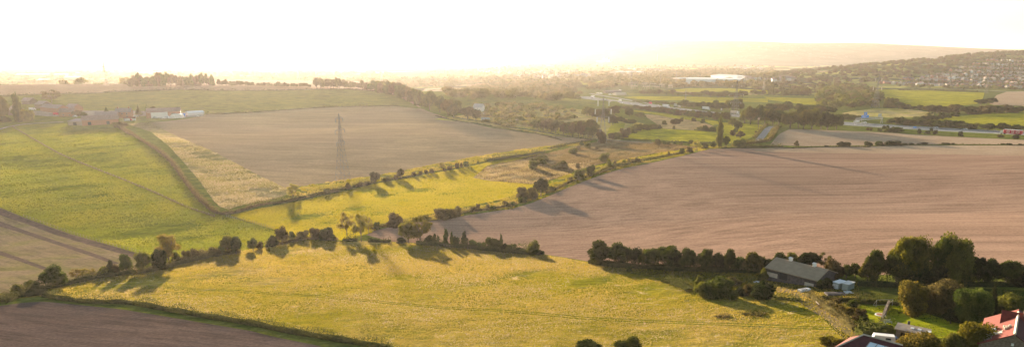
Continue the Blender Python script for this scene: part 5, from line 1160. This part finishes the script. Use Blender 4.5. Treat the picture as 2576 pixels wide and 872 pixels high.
    MB().bar((-1.9,0,1.6),(-1.9,1,0),.05).bar((1.9,0,1.6),(1.9,1,0),.05).bar((-1.9,1,.02),(1.9,1,.02),.05).build('net_frame',M['steel'],r)
    r=empty('wheeled_bin',P(*V('B5',2185,700))); tag(r,'small blue wheeled bin left of the stone house','bin'); MB().extr([(-.3,0),(.3,0),(.36,1.0),(-.36,1.0)],-.35,.35).build('body',M['navy'],r); MB().box(-.38,.38,-.38,.38,1.0,1.1).build('lid',M['silver'],r)
    # --- pylons ---
    pylon(863,454,293,72,[(.93,.10),(.76,.13),(.58,.11)],'tall lattice pylon standing in the brown stubble field',ins=2.2,insmat='steel',thick=.18)
    pylon(1514.8,359,248,4,[(.91,.12),(.73,.175),(.56,.13)],'lattice pylon with bright white insulators beside the dark valley wood',ins=4.6,thick=.15)
    pylon(1847,304,208,12,[(.88,.13),(.66,.20),(.46,.145)],'broad lattice pylon right of the poplar',base=.22,ins=1.6,thick=.15)
    pylon(268,217,153,60,[(.90,.10),(.72,.13)],'hazy pylon on the left skyline')
    pylon(751,209,165,15,[(.90,.11),(.72,.14)],'faint pylon above the middle skyline trees'); pylon(960,209,171,0,[(.90,.16),(.72,.2),(.56,.15)],'faint pylon over the hill wood')
    pylon(2201,272,190,5,[(.86,.10),(.62,.13)],'slim pylon left of the bright hillside field',ins=5,insmat='cream'); pylon(2480,235,196,20,[(.88,.12),(.7,.15),(.54,.12)],'pylon before the hillside houses')
    pylon(1723,269,228,30,[(.88,.16),(.7,.2)],'faint pylon beyond the motorway'); pylon(1661,214,190,0,[(.93,.18),(.70,.18),(.4,.16)],'pylon with three arms at the power yard',insmat='cream'); pylon(1588,216,180,0,[(.9,.2),(.7,.25)],'thin pylon at the left of the power yard'); pylon(1700,212,180,0,[(.9,.15),(.7,.2)],'thin pylon before the white warehouse')
    pylon(1920,232,196,40,[(.9,.15),(.7,.2)],'faint pylon above the small lit field')
    p=P(*V('A7',2452,560)); m=dist_px(p); H=29*m; r=empty('telegraph_pole',p); tag(r,'wooden pole with a pale transformer right of the poplar','pole'); MB().bar((0,0,-.5),(0,0,H),.5,.35).build('pole',M['post'],r); MB().box(-.8,.8,-.5,.5,H*.8,H*.93).build('transformer',M['conc2'],r); MB().bar((-1.4,0,H*.97),(1.4,0,H*.97),.25).build('cross_arm',M['post'],r)
    # concrete feet plot of the near pylon
    # --- motorway gantry ---
    a=P(*V('B2',457,447)); b=P(*V('B2',785,424)); d=b-a; L=d.length; m=dist_px(a); H=17*m
    r=empty('sign_gantry',a,math.atan2(d.y,d.x)); tag(r,'grey lattice sign gantry spanning the motorway','gantry')
    tr=MB(); z0,z1=H*.72,H
    for y in (-.6,.6):
        tr.bar((0,y,z1),(L,y,z1),.35); tr.bar((0,y,z0),(L,y,z0),.35)
        n=14
        for k in range(n): tr.bar((L*k/n,y,z0),(L*(k+1)/n,y,z1),.22)
    tr.build('truss',M['silver'],r)
    for x in (0,L): MB().bar((x,-1.2,-.5),(x,-.6,z1),.45).bar((x,1.2,-.5),(x,.6,z1),.45).bar((x,-1,z0*.5),(x,1,z0*.5),.2).build('leg',M['silver'],r)
    MB().bar((L*.2,0,-.3),(L*.2,0,z1+1),.35).build('post',M['silver'],r)
    for x0,x1,zz0,zz1,mt in ((.16,.44,z1+.1,z1+H*.42,'blue'),(.245,.36,z1+H*.42,z1+H*.85,'blue'),(.80,.93,z1+.1,z1+H*.5,'silver')):
        s=MB().box(L*x0,L*x1,-.85,-.7,zz0,zz1).build('sign_panel',M[mt],r)
        if mt=='blue':
            q=MB(); hh=zz1-zz0; ww=L*(x1-x0)
            for i in range(2): q.box(L*x0+ww*.12,L*x0+ww*(.55+.2*i),-.88,-.853,zz0+hh*(.25+.32*i),zz0+hh*(.34+.32*i))
            q.box(L*x0+.05,L*x1-.05,-.88,-.853,zz1-.16,zz1-.06).build('sign_marking',M['white'],s)
    for t_,x,y,w,hh,mt,lb in (('B2',1200,492,42,22,'blue','small blue road sign on the motorway bank'),('B2',1402,455,20,28,'white','small white road sign beyond the motorway'),('B1',700,272,18,30,'silver','small grey road sign behind the motorway lorries')):
        p=P(*V(t_,x,y)); m=dist_px(p); s=.2*m; r=empty('road_sign',p,0); tag(r,lb,'road sign','road signs'); MB().box(-w*s/2,w*s/2,-.1,.0,hh*s*.5,hh*s*1.2).build('sign_panel',M[mt],r); MB().bar((-w*s*.3,.1,-.3),(-w*s*.3,.1,hh*s),.16).bar((w*s*.3,.1,-.3),(w*s*.3,.1,hh*s),.16).build('sign_post',M['steel'],r)
    # --- vehicles ---
    VEH=[('A7',377,172,'truck','white',False,'white lorry farthest left on the motorway'),('A7',520,196,'van','white',True,'white van behind the farthest lorry'),('A7',716,212,'caravan','white',False,'white camper on the left stretch of the motorway'),
     ('A7',735,240,'car','white',True,'white car below the camper on the motorway'),('A7',846,248,'car','silver',False,'silver car right of the camper on the motorway'),('A7',1018,277,'car','white',True,'white car at the near edge of the motorway'),
     ('A7',1098,244,'van','redpaint',False,'reddish van at the far edge of the motorway'),('A7',1187,270,'car','silver',True,'silver car left of the white coach'),('A7',1300,292,'truck','white',False,'white coach-like lorry, left one of two close together'),
     ('A7',1442,286,'truck','palegreen',False,'pale lorry, right one of two close together'),('A7',1805,322,'truck','white',False,'white lorry left of the broad pylon'),('A7',2168,374,'truck','cream',False,'cream lorry seen through the legs of the broad pylon'),
     ('B2',467,412,'van','white',True,'white van beside the left gantry post'),('B2',566,420,'car','white',True,'white car under the blue gantry sign'),('B2',612,440,'car','silver',False,'silver car in the near lane under the gantry'),
     ('B2',1463,484,'car','white',True,'white car right of the small blue sign'),('B2',1830,505,'car','white',True,'white car in the middle of the right stretch'),('B2',2213,528,'car','silver',False,'grey car just ahead of the red lorry')]
    proto={}
    for t_,x,y,k,mt,bk,lb in VEH:
        key=(k,mt)
        if key not in proto: proto[key]=car(M[mt],k); o=proto[key]
        else: o=copy_tree(proto[key])
        on_road(o,*V(t_,x,y),back=bk,scale=1.15); tag(o,lb,{'car':'car','van':'van','truck':'lorry','caravan':'camper'}[k],'vehicles on the motorway')
    r=empty('lorry',(0,0,0)); tag(r,'red lorry with white cab and white roof at the right edge','lorry','vehicles on the motorway')
    bx=MB().box(-13.6,0,-1.27,1.27,1.1,4.2).build('trailer',M['redpaint'],r); MB().box(-13.7,.1,-1.35,1.35,4.2,4.42).build('trailer_roof',M['white'],bx)
    lt=MB()
    for cx,ww in ((-10.2,2.6),(-6.4,2.4),(-3.1,2.0)):
        z=2.65; n=14
        for s in (-1,1):
            for i in range(n):
                if cx==-6.4 and i in (12,13,0): continue
                a0,a1=2*PI*i/n,2*PI*(i+1)/n; lt.bar((cx+ww/2*math.cos(a0),s*1.285,z+1.15*math.sin(a0)),(cx+ww/2*math.cos(a1),s*1.285,z+1.15*math.sin(a1)),.2)
            lt.bar((cx-ww*.3,s*1.285,z),(cx+ww*.3,s*1.285,z+.05),.22)
    lt.build('lettering',M['white'],bx)
    c=MB().extr([(.7,.5),(2.9,.5),(2.95,1.7),(2.7,3.2),(.7,3.9)],-1.22,1.22).build('cab',M['white'],r); MB().extr([(2.99,1.9),(2.84,2.8),(2.6,2.8),(2.8,1.9)],-1.1,1.1).build('windscreen',M['glass'],c)
    MB().box(-13,1,-1,1,.8,1.08).build('chassis',M['dark'],r)
    for x in (-12,-10.8,-9.6,1.8,-.6):
        for y in (-1.08,1.08): wheel(r,x,y,.5,.32)
    on_road(r,*V('B2',2322,560),back=True,scale=1.12)
    # copy of road crash barrier in the central reserve
    pts=MWL; me=MB(); 
    for i in range(6,len(pts)-1):
        a,b=pts[i],pts[i+1]; me.bar(a+Vector((0,0,.65)),b+Vector((0,0,.65)),.3); me.bar(a+Vector((0,0,0)),a+Vector((0,0,.65)),.15)
    o=me.build('crash_barrier',M['steel']); tag(o,'steel crash barrier along the middle of the motorway','barrier')
    ln=MB()
    for off in (-13.2,-5.6,5.6,13.2):
        for i in range(0,len(pts)-1):
            a,b=Vector(pts[i]),Vector(pts[i+1]); d=(b-a).normalized(); nrm=Vector((-d.y,d.x,0)); q=[a+nrm*(off-.14),b+nrm*(off-.14),b+nrm*(off+.14),a+nrm*(off+.14)]
            ln.quad(*[(v.x,v.y,float(h(v.x,v.y))+.05) for v in q])
    o=ln.build('lane_markings',M['white']); tag(o,'white lane lines of the motorway',kind='structure')
    # --- fences ---
    fence('v',[(570,545),(600,553),(640,563),(690,577)],22,1.3,'post fence crossing between the two green pastures',2)
    fence('v',[(60,545),(175,585.5),(260,612),(352,637)],34,1.3,'post fence between the green pasture and the tan striped field',2)
    fence('v',[(30,318),(133,378),(186,403),(266,435),(309,452),(399,489),(465,519),(540,545)],90,1.2,'long thin fence running diagonally through the left pasture',2)
    fence('B6',[(0,312),(300,335),(700,358),(1080,372)],34,1.2,'post fence along the foot of the tree line',2)
    fence('B4',[(1850,670),(2200,690),(2570,705)],14,1.2,'post fence in the dark grass at the right',2)
    fence('A4',[(430,500),(1080,555),(1900,625)],40,1.1,'post fence along the foot of the columnar tree hedge',2)
    # --- farm on the left ---
    G_=lambda nm,x0,y0,x1,y1,D,hw,hr,wl,rf,lb,ct='building',**k: gable(nm,V('B7',x0,y0),V('B7',x1,y1),D,hw,hr,M[wl],M[rf],lb,ct,**k)
    G_('brick_barn',1035,520,1500,492,16,5,9,'brick','pinkroof','long low brick barn with pinkish roof at the near side of the farm','barn',doors=[(.2,3,3,'dark'),(.7,3,3,'dark')])
    G_('farm_shed',860,512,1030,515,22,4,6,'conc2','grey_roof','grey-roofed farm shed left of the brick barn','shed',doors=[(.5,4,3,'dark')])
    G_('brick_barn',1200,455,1480,440,14,5,8.5,'brick','purplegrey','purplish-roofed barn behind the near brick barn','barn')
    G_('farmhouse',1455,425,1650,418,9,6.5,10.5,'brick','slate','brick farmhouse with white windows in the left farm','house',wins=[(.2,4,1.2,1.4),(.2,1,1.2,1.4),(.45,4,1.2,1.4),(.75,4,1.4,1.4),(.75,1,1.4,1.4)],chim=[(.15,1,'brick'),(.85,1,'brick')])
    G_('long_shed',1845,425,2275,402,18,6,9.5,'brick','pinkroof','longest farm shed with a white clad front half','shed',doors=[(.8,5,4,'dark')])
    G_('white_shed',1858,424,2112,412,4,5.6,6.0,'white','white','white clad lean-to on the front of the longest farm shed','shed')
    G_('outbuilding',1560,458,1700,452,5,2.6,3.8,'white','red_roof','tiny white outbuilding with a red roof in the farm yard','outbuilding')
    G_('farm_cottage',745,405,930,400,12,5,9,'brick','pinkroof','broad red cottage at the near end of the left farm row','house',chim=[(.5,1,'brick')],wins=[(.3,1,1.2,1.2),(.7,1,1.2,1.2)])
    G_('farm_cottage',510,330,740,372,12,4.5,8,'brick','purplegrey','long low cottage row with a red front in the left farm','house')
    G_('farm_cottage',440,300,540,302,14,5,8.5,'stone','grey_roof','grey cottage at the back of the left farm row','house'); G_('farm_cottage',820,345,930,350,14,5,9,'brick','purplegrey','purple-roofed house behind the broad red cottage','house')
    G_('field_shed',272,248,378,250,10,4.5,8,'timber','purplegrey','small dark field shed behind the farm poplar','shed'); G_('farm_cottage',100,385,205,388,12,6,10,'stone','purplegrey','shaded house between the two left poplars','house',chim=[(.3,1,'brick')])
    G_('glasshouse',2370,395,2570,372,8,2.4,4.0,'white','glaze','long white glasshouse at the right end of the farm','glasshouse'); G_('outbuilding',2285,412,2330,410,5,3,4,'blue','blue','small blue-clad hut beside the plastic domes','hut')
    for i,x in enumerate((2170,2200,2230,2260)):
        p=P(*V('B7',x,426-i*2)); r=MB(); n=8
        for k in range(n):
            a0,a1=PI*k/n,PI*(k+1)/n; r.quad((-3*math.cos(a0),0,4.4*math.sin(a0)),(-3*math.cos(a1),0,4.4*math.sin(a1)),(-3*math.cos(a1),9,4.4*math.sin(a1)),(-3*math.cos(a0),9,4.4*math.sin(a0)))
        r.quad(*[(-3*math.cos(PI*k/n),0,4.4*math.sin(PI*k/n)) for k in range(n+1)]); r.quad(*[(3*math.cos(PI*k/n),9,4.4*math.sin(PI*k/n)) for k in range(n+1)])
        o=r.build('plastic_dome',M['white'],loc=p); tag(o,ordn(i+1)+' white plastic tunnel from the left in front of the farm shed','tunnel','white plastic tunnels')
    for x,y,k,mt,lb in ((412,322,'van','white','white van parked by the leftmost cottages'),(718,385,'van','redpaint','red and white van by the broad red cottage'),(945,408,'car','white','white car before the broad red cottage'),(1955,428,'car','silver','silver car before the white farm lean-to'),
        (2045,432,'car','white','white car before the white farm lean-to'),(2110,430,'van','white','white van left of the plastic tunnels'),(1710,408,'car','white','white car right of the farmhouse'),(2480,408,'car','silver','silver car near the long glasshouse'),(1635,452,'van','redpaint','red farm vehicle below the farmhouse')):
        key=(k,mt)
        if key not in proto: proto[key]=car(M[mt],k); o=proto[key]
        else: o=copy_tree(proto[key])
        o.location=P(*V('B7',x,y)); o.rotation_euler=(0,0,rnd.uniform(-.6,.6)); o.scale=(1.3,)*3; tag(o,lb,k,'vehicles at the left farm')
    # --- valley buildings ---
    gable('white_house',V('A8',475,272),V('A8',588,278),9,5,9,M['white'],M['silver'],'white house with a pale roof beyond the hill wood','house',wins=[(.3,1,1.2,1.5),(.7,1,1.2,1.5),(.5,3,1,1)])
    gable('white_shed',V('A8',575,395),V('A8',655,400),8,2.6,3.6,M['palegreen'],M['palegreen'],'pale green shed at the end of the hill wood','shed'); gable('white_shed',V('A8',565,338),V('A8',620,338),5,2.5,3.5,M['white'],M['white'],'tiny white shed below the white house','shed')
    gable('white_shed',V('A8',950,412),V('A8',1030,412),4,2.2,3,M['conc2'],M['cream'],'cream-roofed hut on the allotments','hut'); gable('white_shed',V('A8',1010,385),V('A8',1050,385),4,2.2,3,M['timber'],M['conc2'],'small dark hut on the allotments','hut')
    gable('depot_shed',V('A7',665,138),V('A7',795,136),16,3.2,5.2,M['cream'],M['cream'],'long cream-roofed depot beside the motorway','shed'); gable('depot_shed',V('A7',545,112),V('A7',730,108),14,4,6,M['timber'],M['grey_roof'],'grey-roofed depot behind the cream one','shed')
    for i,(x,y) in enumerate(((590,135),(640,132),(440,118),(720,78),(480,122))):
        o=copy_tree(proto[('van','white')]); o.location=P(*V('A7',x,y)); o.rotation_euler=(0,0,rnd.uniform(-.5,.5)); o.scale=(1.2,)*3; tag(o,['white van left of the cream-roofed depot','second white van close left of the cream-roofed depot','white van on its own near the slip road','white van behind the grey-roofed depot','white van beside the slip road, right of the lone one'][i],'van','vans at the depot')
    gable('warehouse',V('D3',1690,444),V('D3',2225,440),70,11,13.5,M['glaze'],M['white'],'biggest long white warehouse in the valley','warehouse'); gable('warehouse',V('D3',1620,428),V('D3',1850,418),60,8,10,M['conc2'],M['silver'],'greyer warehouse left behind the biggest one','warehouse')
    gable('warehouse',V('D3',1930,408),V('D3',2190,406),60,10,13,M['white'],M['silver'],'white warehouse behind the biggest one','warehouse')
    for i,(x0,x1,y,hh) in enumerate(((1020,1110,362,14),(1130,1280,358,12),(820,960,252,18),(200,300,180,22),(880,940,236,20))): gable('warehouse',V('D3',x0,y),V('D3',x1,y-1),60,hh,hh+3,M['cream'],M['white'],['pale block on the town edge, left of two','pale block on the town edge, right of two','faint wide white block far in the haze','faint pale block below the skyline','faint white block beside the hazy tower'][i],'warehouse')
    p=P(*V('D3',908,250)); m=dist_px(p); o=MB().box(-14,14,-10,10,-2,15*m).build('tower_block',M['white'],loc=p); tag(o,'hazy white tower block in the far town','tower')
    p=P(*V('D3',1413,215)); m=dist_px(p); o=MB().bar((0,0,-2),(0,0,17*m),4,2).build('mast',M['white'],loc=p); tag(o,'hazy tall mast in the middle distance','mast')
    for i,(x0,x1,y,hh,lb) in enumerate(((140,460,380,12,'long white shed in the left valley above the skyline trees end'),(525,640,379,12,'shorter white shed right of the long one in the left valley'),(620,770,405,10,'low white shed nearest in the left valley'),(360,470,434,10,'white shed just above the left hilltop field'),(150,880,248,14,'longest faint white shed far in the left valley'),(860,1000,286,14,'faint white shed left of the skyline pylon'),(200,420,230,14,'faintest far white shed in the left valley'),(1330,1560,350,10,'faint buildings right of the skyline pylon'))):
        gable('warehouse',V('D1',x0,y),V('D1',x1,y-1),70,hh,hh+3,M['conc2'],M['white'],lb,'warehouse',group='white sheds of the left valley')
    # power yard
    k=0
    for (x,y,w) in ((560,448,60),(850,470,55),(940,462,60),(1085,452,50),(1180,462,90),(1290,468,60),(1370,470,60),(1460,478,50),(1540,486,40),(1190,492,60),(1300,498,70),(1400,500,60)):
        p=P(*V('D3',x,y)); m=dist_px(p); s=m*.2585; r=empty('busbar_frame',p,rnd.uniform(-.2,.2)); k+=1; tag(r,ordn(k)+' lattice frame of the hazy power yard, counted from the far left','frame','frames of the power yard')
        W_=w*s; H=28*s
        for xx in (-W_/2,-W_/6,W_/6,W_/2): MB().bar((xx,0,0),(xx,0,H),1.0).build('post',M['conc2'],r)
        MB().bar((-W_/2,0,H),(W_/2,0,H),1.6).build('beam',M['cream'],r)
    # --- hillside houses and far town ---
    def house(wl,rf):
        b=MB().box(-5,5,-4,4,-2,5).quad((-5,-4,5),(-5,4,5),(-5,0,8)).quad((5,4,5),(5,-4,5),(5,0,8)); n1=len(b.f)
        b.slab([(-5.4,-4.4,4.8),(5.4,-4.4,4.8),(5.4,0,8.2),(-5.4,0,8.2)],.2).slab([(5.4,4.4,4.8),(-5.4,4.4,4.8),(-5.4,0,8.2),(5.4,0,8.2)],.2); n2=len(b.f)
        for x in (-3,-.5,2.5):
            for z in (.9,3.4): b.quad((x-.6,-4.03,z),(x+.6,-4.03,z),(x+.6,-4.03,z+1.2),(x-.6,-4.03,z+1.2))
        n3=len(b.f); b.box(2.8,3.7,-.5,.5,7.4,9.2)
        me=bpy.data.meshes.new('house'); me.from_pydata(b.v,[],b.f)
        for m_ in (M[wl],M[rf],M['glass'],M['brick']): me.materials.append(m_)
        me.polygons.foreach_set('material_index',[0 if i<n1 else 1 if i<n2 else 2 if i<n3 else 3 for i in range(len(b.f))]); me.update(); return me
    HM=[(house('cream','pinkroof'),'cream house with a faded red roof'),(house('brick','slate'),'brick house with a dark roof'),(house('brick','pinkroof'),'brick house with a faded red roof'),(house('white','purplegrey'),'white house with a grey roof'),(house('cream','grey_roof'),'cream house with a grey roof')]
    nh=0
    def hrow(t,a,b,n,desc,grp,sc=1.0,jy=4,only=None):
        nonlocal nh
        for i in range(n):
            u=(i+.5)/n; x=a[0]+(b[0]-a[0])*u+rnd.uniform(-.2,.2)*abs(b[0]-a[0])/n; y=a[1]+(b[1]-a[1])*u+rnd.uniform(-jy,jy)
            me,lb=HM[rnd.choice(only) if only else rnd.randrange(5)]; p=P(*V(t,x,y)); o=bpy.data.objects.new('house',me); COL.objects.link(o); o.location=p; o.rotation_euler=(0,0,rnd.choice((0,PI/2))+rnd.uniform(-.5,.5)); s=sc*rnd.uniform(.85,1.2); o.scale=(s,s,s)
            tag(o,'%s house from the left in %s'%(ordn(i+1),desc),'house',grp); nh+=1
    E=[((1080,440),(1700,468),16,'the lowest row under the wooded hill'),((1720,468),(2520,482),18,'the right half of the lowest hillside row'),((1300,405),(2520,452),28,'the second hillside row from below'),((1480,385),(2520,415),24,'the third hillside row from below'),((1640,360),(2520,380),20,'the fourth hillside row from below'),((1760,325),(2520,345),17,'the fifth hillside row from below'),((1850,290),(2520,308),15,'the third hillside row from the top'),((1980,255),(2520,272),12,'the second hillside row from the top'),((2120,218),(2520,236),9,'the topmost hillside row')]
    for a,b,n,d_ in E: hrow('D4',a,b,n,d_,'houses of the hillside estate',.92)
    hrow('D3',(60,345),(640,330),22,'the upper row of the hazy far town','houses of the hazy far town',1.5,8,[3,4,0]); hrow('D3',(20,385),(760,375),26,'the lower row of the hazy far town','houses of the hazy far town',1.5,9,[3,4,0])
    hrow('D2',(2180,330),(2480,345),10,'the leftmost row of the hazy far town','houses of the hazy far town',1.5,8,[3,4,0]); hrow('D3',(960,290),(1500,330),16,'the row above the power yard','houses of the hazy far town',1.6,12,[3,0,4]); hrow('D3',(2150,290),(2440,310),9,'the small row right above the warehouses','houses of the hazy far town',1.6,8,[3,4]); hrow('D4',(-20,420),(260,410),6,'the row at the left foot of the wooded hill','houses of the hazy far town',1.3,10,[3,0])
    hrow('D3',(2250,410),(2420,425),6,'the row just right of the warehouses','houses of the hazy far town',1.4,6,[3,0])
    forest('garden_trees','garden trees scattered among the hillside houses',[V('D4',*q) for q in ((1250,470),(1300,390),(1800,300),(2100,215),(2491,190),(2700,200),(2700,500),(1700,492),(1300,475))],520,7,9,[FM['g'],FM['m'],FM['b']],21)
    forest('far_trees','hazy trees around the far town',[V('v',*q) for q in ((1050,185),(1288,165),(1600,165),(1950,165),(1960,200),(1700,195),(1400,200),(1100,205))],650,9,14,[FM['f'],FM['m']],22)
    print('houses',nh,'t',round(time.time()-T0,1))
camera(); lighting(); build_ground(); build_trees(); build_objects(); build_tufts()
